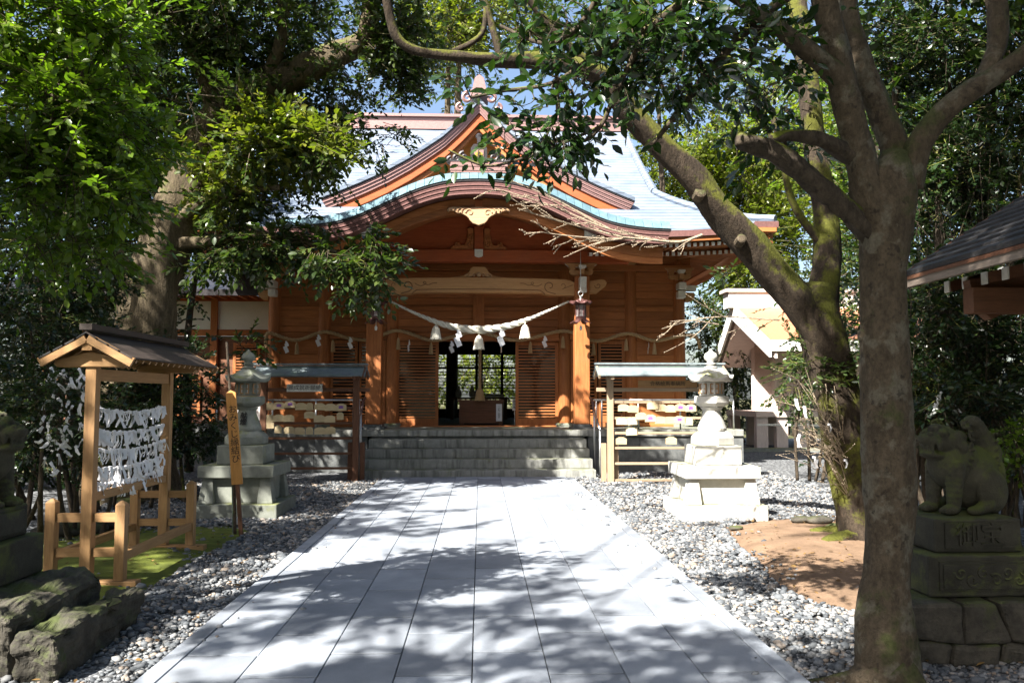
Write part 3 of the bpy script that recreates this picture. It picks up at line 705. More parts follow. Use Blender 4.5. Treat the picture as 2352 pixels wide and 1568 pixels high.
for x in COLX:
    bracket(x, KY, 4.205, .80)
    s_ = 1 if x > 0 else -1
    b = MB(); pl = [(AX + x + s_ * a, z) for a, z in ((.165, 3.82), (.34, 3.83), (.40, 3.88), (.46, 3.93), (.53, 3.99), (.56, 4.06), (.52, 4.12), (.44, 4.14), (.36, 4.13), (.26, 4.11), (.165, 4.10))]
    b.prism(pl, KY - .08, KY + .08); kb2 = part(b, "beam_nose", WKOR, bevel=.012)
    b = MB(); P, _w = spiral(AX + x + s_ * .36, 4.0, .075, 1.0, R(180), s_, KY - .08, n=16); b.tube(P, [.008] * len(P), 5)
    b.build("carved_swirl", CARVE, kb2)
    b = MB(); b.prism([(KY - .17, 4.15), (KY - .40, 4.15), (KY - .37, 4.02), (KY - .36, 3.92), (KY - .42, 3.80), (KY - .17, 3.82)], AX + x - .075, AX + x + .075, 'x'); part(b, "white_nose", PAINT, bevel=.01)
    b = MB(); b.box(AX + x - .12, AX + x + .12, 16.35, KY + 1.2, 4.765, 5.0, 0, 1); part(b, "purlin", [WY, PAINT], bevel=.006)
for x in (-4.72, 4.72):
    bracket(x, WY0 - .12, 4.30, .8)
    s_ = 1 if x > 0 else -1
    for nm, d0, d1, z0, z1 in (("white_nose", .17, .45, 4.06, 4.22), ("white_nose", .17, .36, 3.86, 4.03)):
        b = MB(); b.box(AX + x - .09, AX + x + .09, WY0 - d1, WY0 - .13, z0, z1); part(b, nm, PAINT, bevel=.02)
    b = MB(); pl = [(AX + x + s_ * a, z) for a, z in ((.14, 3.80), (.26, 3.80), (.33, 3.86), (.38, 3.95), (.36, 4.02), (.14, 4.03))]; b.prism(pl, WY0 - .1, WY0 + .05); part(b, "beam_nose", WKOR, bevel=.012)
    b = MB(); xa, xb = sorted((AX + x + s_ * .14, AX + x + s_ * .42)); b.box(xa, xb, WY0 - .07, WY0 + .06, 4.06, 4.2); part(b, "beam_nose", PAINT, bevel=.02)
for x in (-3.57, 3.57, -2.95, 2.95):
    b = MB(); b.prism([(AX + x - .09, 4.66), (AX + x + .09, 4.66), (AX + x + .14, 4.74), (AX + x + .14, 4.80), (AX + x - .14, 4.80), (AX + x - .14, 4.74)], WY0 - .24, WY0 - .101); part(b, "bearing_block", WKOR)
# ------------------------------------------------------------------ main roof
YE, YR, ZE, ZR = 16.72, 23.5, 4.98, 9.38
XE, XT = 6.25, 4.2; YH = 19.3
def zm(y): t = (y - YE) / (YR - YE); return ZE + (ZR - ZE) * (.78 * t + .22 * t * t)
def wm(y):
    if y >= YH: return XT
    u = (y - YE) / (YH - YE); return XT + (XE - XT) * (1 - u) ** 1.25
ys = list(np.linspace(YE, YH, 17)) + list(np.linspace(YH, YR, 11))[1:]
NX = 97
def rz(x, y):
    u = min(1, (y - YE) / (YH - YE)); return zm(y) + .24 * (abs(x) / XE) ** 5 * (1 - u) ** 1.5
b = MB(); V = []; F = []
for y in ys:
    for i in range(NX):
        x = wm(y) * (2 * i / (NX - 1) - 1); V.append((AX + x, y, rz(x, y)))
for r in range(len(ys) - 1):
    for i in range(NX - 1):
        a = r * NX + i; q4 = (a, a + 1, a + 1 + NX, a + NX)
        if all(abs(V[k][0] - AX) < 3.75 and V[k][2] < kz(V[k][0] - AX) + .1 and V[k][1] < 18.6 for k in q4): continue   # open where the porch roof joins
        F.append(q4)
b.add(V, F)
F = [(r * NX + i, r * NX + i + 1, (r + 1) * NX + i + 1, (r + 1) * NX + i) for r in range(len(ys) - 1) for i in range(NX - 1)]
V = [(x, 2 * YR - y, z) for x, y, z in V]; b.add(V, F)
# side slopes
nh = 17
for s_ in (-1, 1):
    V = []; F = []
    for r in range(nh):
        y = ys[r]; x = wm(y); z = rz(x, y)
        for k, yy in enumerate(np.linspace(y, 2 * YR - y, 25)):
            e = abs(yy - YR) / (YR - y); zz = zm(y) + .24 * (1 - min(1, (y - YE) / (YH - YE))) ** 1.5 * e ** 6 * (x / XE) ** 5
            V.append((AX + s_ * x, yy, zz))
    for r in range(nh - 1):
        for k in range(24): a = r * 25 + k; F.append((a, a + 1, a + 26, a + 25))
    b.add(V, F)
mr = part(b, "main_roof", ROOF, recalc=True, smooth=True)
for s_ in (-1, 1):
    b = MB(); b.prism([(YH, zm(YH) - .5), (YR, ZR - .55), (2 * YR - YH, zm(YH) - .5)], AX + s_ * 3.8 - .03, AX + s_ * 3.8 + .03, 'x'); part(b, "side_gable", WGAB)
b = MB(); b.box(AX - XT - .1, AX + XT + .1, YR - .22, YR + .22, ZR - .12, ZR + .22); b.box(AX - XT - .16, AX + XT + .16, YR - .3, YR + .3, ZR + .221, ZR + .30); part(b, "main_ridge", FASCL)
for s_ in (-1, 1):
    b = MB(); P = [(AX + s_ * XT, y, zm(y) + .06) for y in np.linspace(YR - .2, YH, 10)]; b.tube(P, .09, 8); part(b, "verge_roll", ROOF)
    b = MB(); P = [(AX + s_ * wm(y), y, rz(wm(y), y) + .05) for y in np.linspace(YH, YE + .05, 12)]; b.tube(P, .08, 8); part(b, "hip_roll", ROOF)
# eaves: copper fascia, wooden board
def eave(off0, off1, y0, y1, name, mat, xr=XE):
    for xa, xb in ((-xr, -3.7), (3.7, xr)):
        top = []; bot = []
        for x in np.linspace(xa, xb, 14):
            z = rz(x, YE); top.append((AX + x, z + off0)); bot.append((AX + x, z + off1))
        b = MB(); b.strip(top, bot, y0, y1); part(b, name, mat)
    for s_ in (-1, 1):
        V = []; F = []
        d0 = y0 - YE; d1 = y1 - YE
        for yy in np.linspace(YE, 2 * YR - YE, 25):
            e = abs(yy - YR) / (YR - YE); z = ZE + .24 * e ** 6
            xo = AX + s_ * (XE - d0); xi = AX + s_ * (XE - d1)
            V += [(xo, yy, z + off0), (xo, yy, z + off1), (xi, yy, z + off1), (xi, yy, z + off0)]
        for i in range(24):
            for j in range(4): a = 4 * i + j; c = 4 * i + (j + 1) % 4; F.append((a, c, c + 4, a + 4))
        F += [(0, 1, 2, 3), (96, 97, 98, 99)]
        b = MB(); b.add(V, F); part(b, name, mat)
eave(-.004, -.13, YE + .002, YE + .5, "eave_fascia", FASC)
eave(-.132, -.22, YE + .05, YE + .5, "eave_board", WX, XE - .06)
for s_ in (-1, 1):    # boarded soffits
    b = MB()
    xa, xb = sorted((AX + s_ * (XE - .1), AX + s_ * 3.2))
    b.add([(xa, YE + .2, 4.80), (xb, YE + .2, 4.80), (xb, WY0 - .1, 5.07), (xa, WY0 - .1, 5.07)], [(0, 1, 2, 3)])
    if s_ > 0 or True:
        x0, x1 = AX + s_ * (XE - .2), AX + s_ * 4.72
        b.add([(x0, YE + .25, 4.81), (x1, YE + .25, 5.08), (x1, 29.5, 5.08), (x0, 29.5, 4.81)], [(0, 1, 2, 3)])
    part(b, "soffit_board", WX, recalc=False)
# rafters: two tiers with white painted ends
m1 = MB(); m1.box(-.035, .035, 0, 1.1, -.04, .04, 0, 1); m2 = MB(); m2.box(-.035, .035, 0, 1.75, -.04, .04, 0, 1)
r1 = m1.build("rafter", [WY, PAINT], H, origin=(0, 0, 0)); r2 = m2.build("rafter", [WY, PAINT], H, origin=(0, 0, 0))
xs = [x for x in np.arange(-6.1, 6.11, .128)]
for i, x in enumerate(xs):
    lift = .24 * (abs(x) / XE) ** 5
    if abs(x) > 3.55: share(r1, (AX + x, YE + .16, 4.695 + lift), H, (R(4), 0, 0))
    if abs(x + .064) > 2.4: share(r2, (AX + x + .064, YE + .75, 4.625 + lift * .7), H, (R(9), 0, 0))
m3 = MB(); m3.box(0, 1.5, -.035, .035, -.04, .04); r3 = m3.build("rafter", WX, H, origin=(0, 0, 0))
for y in np.arange(YE + .3, 28.5, .15):
    share(r3, (AX + 4.72, y, 4.97), H, (0, R(8), 0))
for o in (r1, r2, r3): bpy.data.objects.remove(o)
for s_ in (-1, 1):
    b = MB(); b.beam((AX + s_ * 4.7, WY0 - .1, 4.9), (AX + s_ * (XE - .12), YE + .12, 4.86), .12, .16); part(b, "hip_rafter", WY)
# ------------------------------------------------------------------ front dormer gable
GY = 18.1
gx = [0, .2, .45, .82, 1.2, 1.6, 2.1, 2.63, 3.1, 3.5]; gz = [8.20, 7.98, 7.72, 7.38, 7.12, 6.86, 6.58, 6.33, 6.13, 5.97]
GX = np.linspace(-3.5, 3.5, 71); GZ = np.interp(np.abs(GX), gx, gz)
def gl_(off, sh=1.0): return [(AX + x * sh, z + off) for x, z in zip(GX, GZ)]
def halves(off0, off1, sh=1.0, maxx=9):
    for s_ in (-1, 1):
        t = [p for p in gl_(off0, sh) if s_ * (p[0] - AX) >= -.001 and abs(p[0] - AX) <= maxx]; q = [p for p in gl_(off1, sh) if s_ * (p[0] - AX) >= -.001 and abs(p[0] - AX) <= maxx]
        yield t, q
for t, q in halves(.07, -.015):
    b = MB(); b.strip(t, q, GY - .02, 22.6); part(b, "gable_roof", ROOF)
for i in range(7):
    for t, q in halves(-.018 - .031 * i, -.018 - .031 * (i + 1) + .003, 1 - .006 * i):
        b = MB(); b.strip(t, q, GY + .014 * i + (.008 if i % 2 else 0), GY + .55); part(b, "gable_edge_layer", FASCL if i else DKCOP)
for t, q in halves(-.24, -.47, .98):
    b = MB(); b.strip(t, q, GY + .13, GY + .25); part(b, "gable_bargeboard", WRED, bevel=.008)
for t, q in halves(-.47, -.60, .97):
    b = MB(); b.strip(t, q, GY + .2, GY + .3); part(b, "gable_bargeboard", WX, bevel=.008)
for t, q in halves(-.24, -.28, .96):
    b = MB(); b.strip(t, q, GY + .3, GY + 1.0); part(b, "gable_soffit", WGAB)
gzf = lambda x: float(np.interp(abs(x), gx, gz))
z = 5.95
while z < 7.7:
    z1 = z + .2
    xm = max([x for x in np.linspace(0, 3.4, 120) if gzf(x) - .45 > z] or [0]); xm1 = max([x for x in np.linspace(0, 3.4, 120) if gzf(x) - .45 > z1] or [0])
    if xm > .05:
        b = MB(); b.prism([(AX - xm, z + .003), (AX + xm, z + .003), (AX + xm1, z1 - .003), (AX - xm1, z1 - .003)] if xm1 > .02 else [(AX - xm, z), (AX + xm, z), (AX, z1)], GY + .75 + rnd.uniform(-.004, .004), GY + .80); part(b, "gable_plank", WGAB)
    z = z1
b = MB()
b.box(AX - .20, AX + .20, GY - .1, GY + .5, 8.28, 8.42); b.prism([(AX - .16, 8.42), (AX - .1, 8.7), (AX, 8.78), (AX + .1, 8.7), (AX + .16, 8.42)], GY - .08, GY + .1)
for s_ in (-1, 1):
    P, _w = spiral(AX + s_ * .26, 8.25, .12, 1.1, R(90), -s_, GY - .04, n=16); b.tube(P, np.linspace(.05, .02, len(P)), 6)
    P, _w = spiral(AX + s_ * .42, 8.02, .10, 1.1, R(90), -s_, GY - .04, n=16); b.tube(P, np.linspace(.04, .02, len(P)), 6)
part(b, "gable_finial", FASCL)
b = MB(); b.box(AX - .16, AX + .16, GY + .5, 22.4, 8.26, 8.46); part(b, "gable_ridge", FASCL)
# ------------------------------------------------------------------ ropes of the hall
def rope(b, pts, rad, pitch, n=5, mi=0, strands=3, seg=None):
    P = spline([tuple(p) for p in pts], 10); L = np.concatenate([[0], np.cumsum(np.linalg.norm(np.diff(P, axis=0), axis=1))])
    m = seg or max(40, int(L[-1] / pitch * 9)); q = np.linspace(0, L[-1], m); C = np.stack([np.interp(q, L, P[:, i]) for i in range(3)], 1)
    r = rad(q / L[-1]) if callable(rad) else np.full(m, rad)
    T = np.gradient(C, axis=0); T /= np.linalg.norm(T, axis=1)[:, None]
    A = np.cross(T, np.tile([[0, 1.0, 0]], (m, 1))); A /= np.linalg.norm(A, axis=1)[:, None]; B = np.cross(T, A)
    ph = np.concatenate([[0], np.cumsum(np.diff(q) / (pitch * (r[:-1] + r[1:]) / 2 / np.mean(r)))]) * 2 * math.pi
    for k in range(strands):
        a = ph + 2 * math.pi * k / strands
        b.tube(C + (A * np.cos(a)[:, None] + B * np.sin(a)[:, None]) * (r * .52)[:, None], list(r * .56), n, mi)
    return C
def tassel(b, p, L, r, n=14):
    b.lathe([(r * .28, 0), (r * .5, -.02), (r * .5, -L * .14), (r * .62, -L * .2), (r, -L * .85), (r * 1.02, -L), (r * .6, -L * .99)], p, n)
    for j in range(22):
        a = 2 * math.pi * j / 22; r2 = r * 1.01
        b.tube([(p[0] + r * .58 * math.cos(a), p[1] + r * .58 * math.sin(a), p[2] - L * .18), (p[0] + r2 * math.cos(a), p[1] + r2 * math.sin(a), p[2] - L * rnd.uniform(.97, 1.04))], r * .085, 4)
def shide(b, p, s, yaw=0.0):                       # zigzag paper streamer
    M = Matrix.Translation(p) @ Matrix.Rotation(yaw, 4, 'Z')
    x = 0; z = 0
    b.add([M @ Vector(v) for v in ((-s * .15, 0, 0), (s * .15, 0, 0), (s * .3, .004, -s * .5), (-s * .1, .004, -s * .5))], [(0, 1, 2, 3)])
    for k in range(3):
        sg = -1 if k % 2 else 1; z0 = -s * .35 - k * s * .55; x0 = s * .12 * sg
        vs = [(x0 - s * .42, .01 * k, z0 - s * .18), (x0 + s * .2, .01 * k, z0 + s * .12), (x0 + s * .42, .01 * k + .004, z0 - s * .48), (x0 - s * .2, .01 * k + .004, z0 - s * .8)]
        b.add([M @ Vector(v) for v in vs], [(0, 1, 2, 3)])
fr = thing("sacred_rope", "thick white twisted rope sagging between the two porch pillars", "rope", tuple(at(1100, 765, 17.62)))
b = MB(); pts = [at(893, 690, 17.66), at(960, 722, 17.62), at(1030, 748, 17.6), at(1100, 757, 17.6), at(1170, 748, 17.6), at(1240, 722, 17.62), at(1307, 692, 17.66)]
rope(b, pts, lambda t: .022 + .062 * np.sin(np.pi * t) ** 2.2, .42, 7, seg=260); b.build("rope", ROPEW, fr, smooth=True)
for vx, vy in ((1001, 748), (1100, 771), (1206, 746)):
    b = MB(); p = at(vx, vy, 17.58); b.tube([p + Vector((0, 0, .10)), p], .012, 6); tassel(b, p, .29, .115); b.build("tassel", ROPEW, fr)
for vx, vy in ((1052, 757), (1151, 755)):
    b = MB(); shide(b, at(vx, vy, 17.47), .17, .12); b.build("paper_streamer", PAPER, fr)
sr = thing("straw_rope", "long brown straw rope festooned along the hall wall with tassels", "rope", tuple(at(1100, 770, 18.95)))
b = MB(); pts = [at(*p, 18.98) for p in ((610, 806), (612, 772), (622, 765), (680, 781), (745, 762), (800, 776), (852, 780), (912, 759), (990, 781), (1045, 772), (1095, 762), (1190, 781), (1295, 760), (1370, 783), (1440, 766), (1505, 782), (1572, 769), (1600, 776), (1608, 800))]
rope(b, pts, .042, .26, 6); b.build("rope", ROPES, sr, smooth=True)
for vx, vy in ((682, 786), (765, 780), (848, 786), (915, 775), (990, 786), (1218, 784), (1293, 772), (1363, 788), (1438, 778), (1503, 787)):
    b = MB(); p = at(vx, vy, 18.9); tassel(b, p, .27, .048, 8); b.build("tassel", ROPES, sr)
for i, (vx, vy) in enumerate(((657, 783), (731, 768), (804, 774), (940, 780), (1037, 783), (1153, 783), (1251, 771), (1352, 783), (1490, 786))):
    b = MB(); shide(b, at(vx, vy, 18.82), .125, rnd.uniform(-.2, .2) if i not in (3, 5, 7, 8) else 1.2); b.build("paper_streamer", PAPER, sr)
# ------------------------------------------------------------------ hanging bronze lanterns
def hang_lantern(vx, label):
    c = at(vx, 712, 17.2); z0 = c.z
    t = thing("hanging_lantern", label, "lantern", (c.x, c.y, z0 - .27), "bronze lanterns hung from the porch")
    b = MB(); b.lathe([(.105, -.13), (.105, -.15), (.12, -.16), (.12, -.185), (.10, -.19)], c, 6)
    for k in range(6):
        a = k * math.pi / 3; b.tube([c + Vector((.105 * math.cos(a), .105 * math.sin(a), -.14)), c + Vector((.105 * math.cos(a), .105 * math.sin(a), .11))], .012, 5)
    b.build("body_frame", BRONZE, t)
    for k in range(6):
        a = (k + .5) * math.pi / 3; M = Matrix.Translation(c) @ Matrix.Rotation(a, 4, 'Z')
        b = MB()
        for y in np.linspace(-.035, .035, 4): b.add([M @ Vector(v) for v in ((.088, y - .004, -.11), (.088, y + .004, -.11), (.088, y + .004, .08), (.088, y - .004, .08))], [(0, 1, 2, 3)])
        for z in np.linspace(-.1, .07, 7): b.add([M @ Vector(v) for v in ((.0885, -.045, z - .004), (.0885, .045, z - .004), (.0885, .045, z + .004), (.0885, -.045, z + .004))], [(0, 1, 2, 3)])
        b.add([M @ Vector(v) for v in ((.084, -.05, -.13), (.084, .05, -.13), (.084, .05, .1), (.084, -.05, .1))], [(0, 1, 2, 3)], 1)
        b.build("fret_panel", [BRONZE, FRET], t, recalc=False)
    b = MB(); V = []; F = []
    for i, (r, z) in enumerate(((.02, .25), (.06, .235), (.12, .2), (.17, .155), (.20, .125), (.19, .11), (.1, .11))):
        for j in range(24):
            a = j * math.pi / 12; cor = (0.5 + .5 * math.cos(6 * a)) ** 2; rr = r * (1 + .25 * cor * (i >= 3) * (i < 6)); V.append(c + Vector((rr * math.cos(a), rr * math.sin(a), z + .045 * cor * (3 <= i < 6))))
    for i in range(6):
        for j in range(24): F.append((i * 24 + j, i * 24 + (j + 1) % 24, (i + 1) * 24 + (j + 1) % 24, (i + 1) * 24 + j))
    b.add(V, F); b.build("roof", BRONZE, t, smooth=True)
    for k in range(6):
        a = k * math.pi / 3; d = Vector((math.cos(a), math.sin(a), 0)); q = Vector((-d.y, d.x, 0)); b = MB()
        s = [c + d * .10 + Vector((0, 0, -.185)), c + d * .15 + Vector((0, 0, -.22)), c + d * .20 + Vector((0, 0, -.265)), c + d * .235 + Vector((0, 0, -.27))]
        V = []; [V.extend([p - q * w_, p + q * w_, p + q * w_ + Vector((0, 0, -.012)), p - q * w_ + Vector((0, 0, -.012))]) for p, w_ in zip(s, (.04, .055, .05, .012))]
        F = [(4 * i + j, 4 * i + (j + 1) % 4, 4 * i + 4 + (j + 1) % 4, 4 * i + 4 + j) for i in range(3) for j in range(4)] + [(0, 1, 2, 3), (15, 14, 13, 12)]
        b.add(V, F); b.build("foot", BRONZE, t)
    b = MB(); b.tube([c + Vector((0, 0, .24)), c + Vector((0, 0, .30))], .03, 8); b.tube([c + Vector((.05 * math.cos(a), 0, .35 + .05 * math.sin(a))) for a in np.linspace(-1.57, 4.71, 16)], .008, 5); b.tube([c + Vector((0, 0, .40)), (c.x, c.y, 4.77)], .008, 5); b.build("hook", STEEL, t)
    b = MB(); b.tube([c + Vector((0, 0, -.19)), c + Vector((0, 0, -.33))], .006, 5); b.lathe([(.005, -.32), (.03, -.36), (.025, -.42), (.004, -.43)], c, 8); b.build("pendant", PAINT, t)
hang_lantern(864, "dark bronze hanging lantern at the left porch pillar")
hang_lantern(1334, "sunlit bronze hanging lantern at the right porch pillar")
# ------------------------------------------------------------------ inside the doors
t = thing("offertory_box", "dark wooden offertory box behind the open doors", "offertory box", (AX, 20.0, PZ + .02))
b = MB(); b.box(AX - .46, AX + .58, 19.75, 20.4, PZ + .06, 1.44); b.box(AX - .5, AX + .62, 19.72, 20.44, 1.44, 1.5); b.build("body", WDX, t)
for i in range(9): b = MB(); b.box(AX - .45 + i * .12, AX - .42 + i * .12, 19.75, 20.4, 1.502, 1.53); b.build("grate_bar", WDX, t)
for x in (AX - .44, AX + .5): b = MB(); b.box(x, x + .08, 19.8, 20.35, PZ + .021, PZ + .06); b.build("foot", WDX, t)
b = MB(); b.box(AX + .42, AX + .56, 19.735, 19.748, .99, 1.40); b.text(FACE(AX + .49, 19.733, 1.2), "二\n礼\n二\n拍\n手", .062, 1); tag(b.build("paper_notice", [PAPER, INK], t), "white notice with black vertical writing on the box front")
b = MB(); b.box(AX + .8, AX + .9, 19.5, 19.52, 1.25, 1.52); b.text(FACE(AX + .85, 19.498, 1.385), "参\n拝\n者", .07, 1); b.box(AX + .845, AX + .855, 19.521, 19.535, PZ + .02, 1.5); tag(b.build("notice_stand", [PAPER, INK]), "small white notice on a stand right of the offertory box", "notice")
t = thing("bell_rope", "thick straw bell rope hanging before the offertory box", "rope", (AX + .03, 19.6, 1.5))
b = MB(); rope(b, [(AX + .03, 19.62, 3.88), (AX + .03, 19.62, 3.0), (AX + .03, 19.61, 2.2), (AX + .03, 19.6, 1.75)], .04, .2, 6); b.build("rope", ROPES, t, smooth=True)
b = MB(); tassel(b, Vector((AX + .03, 19.6, 1.78)), .3, .12); b.build("tassel", ROPES, t)
t = thing("altar_table", "dim altar table with white cloth deep inside the hall", "altar", (AX, 25, PZ + .02))
b = MB(); b.box(AX - .9, AX + .9, 24.6, 25.3, 1.5, 1.56); b.box(AX - .85, AX - .75, 24.7, 25.2, PZ + .02, 1.5); b.box(AX + .75, AX + .85, 24.7, 25.2, PZ + .02, 1.5); b.build("table", WDX, t)
b = MB(); b.box(AX + .2, AX + .75, 24.58, 25.2, 1.562, 1.66); b.build("cloth", PAPER, t, bevel=.02)
for x in (-.62, -.2): b = MB(); b.lathe([(.03, 0), (.09, .02), (.1, .15), (.05, .25), (.035, .35)], (AX + x, 24.9, 1.561), 12); b.build("vase", PAINT, t)
# ------------------------------------------------------------------ handrails
for s_, nm in ((-1, "left"), (1, "right")):
    X = AX + s_ * 2.36
    t = thing("handrail", f"steel pipe handrail on the {nm} side of the stone steps", "handrail", (X, 16.2, 0), "handrails of the steps")
    for y, z1 in ((15.95, .93), (16.75, 1.25)): b = MB(); b.tube([(X, y, 0), (X, y, z1)], .021, 8); b.build("post", STEEL, t, smooth=True)
    b = MB(); b.tube([(X, 15.92, .93), (X, 16.78, 1.27)], .02, 8); b.tube([(X, 16.78, 1.27), (X, 17.05, 1.48), (X - s_ * .02, 17.2, 1.55)], .028, 8, 1); b.build("rail", [STEEL, BRPIPE], t, smooth=True)
    t = thing("terrace_railing", f"steel railing along the terrace edge right of the steps" if s_ > 0 else "steel railing along the terrace edge left of the steps", "railing", (AX + s_ * 3.9, 17.45, PZ), "railings of the terrace")
    b = MB(); b.tube([(AX + s_ * 2.45, 17.45, 1.5), (AX + s_ * 5.45, 17.45, 1.5), (AX + s_ * 5.45, 19.5, 1.5)], .022, 8); b.build("rail", STEEL, t, smooth=True)
    for x in (2.5, 2.62, 3.4, 4.3, 5.1, 5.45): b = MB(); b.tube([(AX + s_ * x, 17.45, PZ - .004), (AX + s_ * x, 17.45, 1.49)], .018, 8); b.build("post", STEEL, t, smooth=True)
# ------------------------------------------------------------------ stone lanterns
def hexroof(c, prof, lift, n=36):
    V = []; F = []
    for i, (r, z, l) in enumerate(prof):
        for j in range(n):
            a = 2 * math.pi * j / n; k = (a + math.pi / 6) % (math.pi / 3) - math.pi / 6
            hr = r * math.cos(math.pi / 6) / math.cos(abs(k) - math.pi / 6 if False else (math.pi / 6 - abs(k)))
            V.append((c[0] + hr * math.cos(a), c[1] + hr * math.sin(a), c[2] + z + l * lift * max(0, 1 - abs(k) / (math.pi / 6)) ** 3))
    for i in range(len(prof) - 1):
        for j in range(n): F.append((i * n + j, i * n + (j + 1) % n, (i + 1) * n + (j + 1) % n, (i + 1) * n + j))
    F += [tuple(range(n))[::-1], tuple(range((len(prof) - 1) * n, len(prof) * n))]
    return V, F
def stone_lantern(x, y, label, mat, text):
    t = thing("stone_lantern", label, "stone lantern", (x, y, 0), "stone lanterns flanking the path")
    b = MB(); b.box(x - 0.546, x + 0.546, y - 0.546, y + 0.546, 0, .20); b.build("base_slab", mat, t, bevel=.012)
    b = MB(); b.box(x - 0.382, x + 0.382, y - 0.382, y + 0.382, .202, .52); b.build("pedestal", mat, t, bevel=.01)
    for sx in (-1, 1):
        for sy in (-1, 1):
            bo = [(x + sx * 0.473, y + sy * 0.473), (x + sx * 0.273, y + sy * 0.473), (x + sx * 0.273, y + sy * 0.273), (x + sx * 0.473, y + sy * 0.273)]
            tp = [(x + sx * 0.428, y + sy * 0.428), (x + sx * 0.300, y + sy * 0.428), (x + sx * 0.300, y + sy * 0.300), (x + sx * 0.428, y + sy * 0.300)]
            b = MB(); b.add([(*p, .202) for p in bo] + [(*p, .523) for p in tp], [(3, 2, 1, 0), (4, 5, 6, 7), (0, 1, 5, 4), (1, 2, 6, 5), (2, 3, 7, 6), (3, 0, 4, 7)]); b.build("corner_foot", mat, t, bevel=.008)
    b = MB(); b.box(x - 0.482, x + 0.482, y - 0.482, y + 0.482, .526, .68); b.build("table_slab", mat, t, bevel=.012)
    b = MB(); b.box(x - 0.300, x + 0.300, y - 0.300, y + 0.300, .682, .93); b.build("block", mat, t, bevel=.012)
    b = MB(); b.lathe([(.29, .932), (.29, 1.03), (.26, 1.07), (.21, 1.10), (.20, 1.115)], (x, y, 0), 6, .5); b.build("lotus_base", mat, t, bevel=.01)
    b = MB(); b.lathe([(.185, 1.117), (.19, 1.15), (.165, 1.22), (.125, 1.32), (.115, 1.38), (.15, 1.42)], (x, y, 0), 20)
    sh = b.build("shaft", mat, t, smooth=False)
    if text: b = MB(); b.text(FACE(x, y - .172, 1.27, 0, R(-14)), text, .09, 0, .012); b.build("inscription", INK, sh)
    b = MB(); b.lathe([(.15, 1.423), (.21, 1.46), (.235, 1.48), (.235, 1.56), (.22, 1.572)], (x, y, 0), 6, .5); b.build("platform", mat, t, bevel=.008)
    b = MB(); b.lathe([(.165, 1.575), (.165, 1.76)], (x, y, 0), 6, .5); fb = b.build("fire_box", mat, t, bevel=.006)
    for k in range(6):
        a = -math.pi / 2 + k * math.pi / 3; M = Matrix.Translation((x, y, 1.668)) @ Matrix.Rotation(a + math.pi / 2, 4, 'Z'); d = .143
        b = MB(); b.obox(M @ Vector((0, -d - .001, 0)), (.112, .006, .13), M.to_3x3(), 1)
        for q in (-.052, 0, .052): b.obox(M @ Vector((q, -d - .008, 0)), (.012, .012, .13), M.to_3x3())
        for q in (-.06, 0, .06): b.obox(M @ Vector((0, -d - .0075, q)), (.116, .012, .012), M.to_3x3())
        b.build("window_lattice", [WPX, FRET], fb)
    V, F = hexroof((x, y, 0), [(.12, 1.765, 0), (.27, 1.755, .3), (.305, 1.77, 1), (.305, 1.80, 1), (.23, 1.835, .35), (.17, 1.875, .1), (.12, 1.92, 0), (.08, 1.935, 0)], .055)
    b = MB(); b.add(V, F); b.build("cap_roof", mat, t)
    b = MB(); b.lathe([(.085, 1.937), (.085, 1.96), (.06, 1.965), (.055, 1.985), (.085, 2.0), (.055, 2.01), (.05, 2.03), (.085, 2.06), (.09, 2.10), (.07, 2.14), (.03, 2.165), (.008, 2.20)], (x, y, 0), 20); b.build("finial", mat, t, smooth=True)
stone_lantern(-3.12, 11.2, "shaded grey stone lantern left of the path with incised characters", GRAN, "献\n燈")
stone_lantern(3.07, 10.85, "sunlit pale stone lantern right of the path", GRAN_SUN, None)
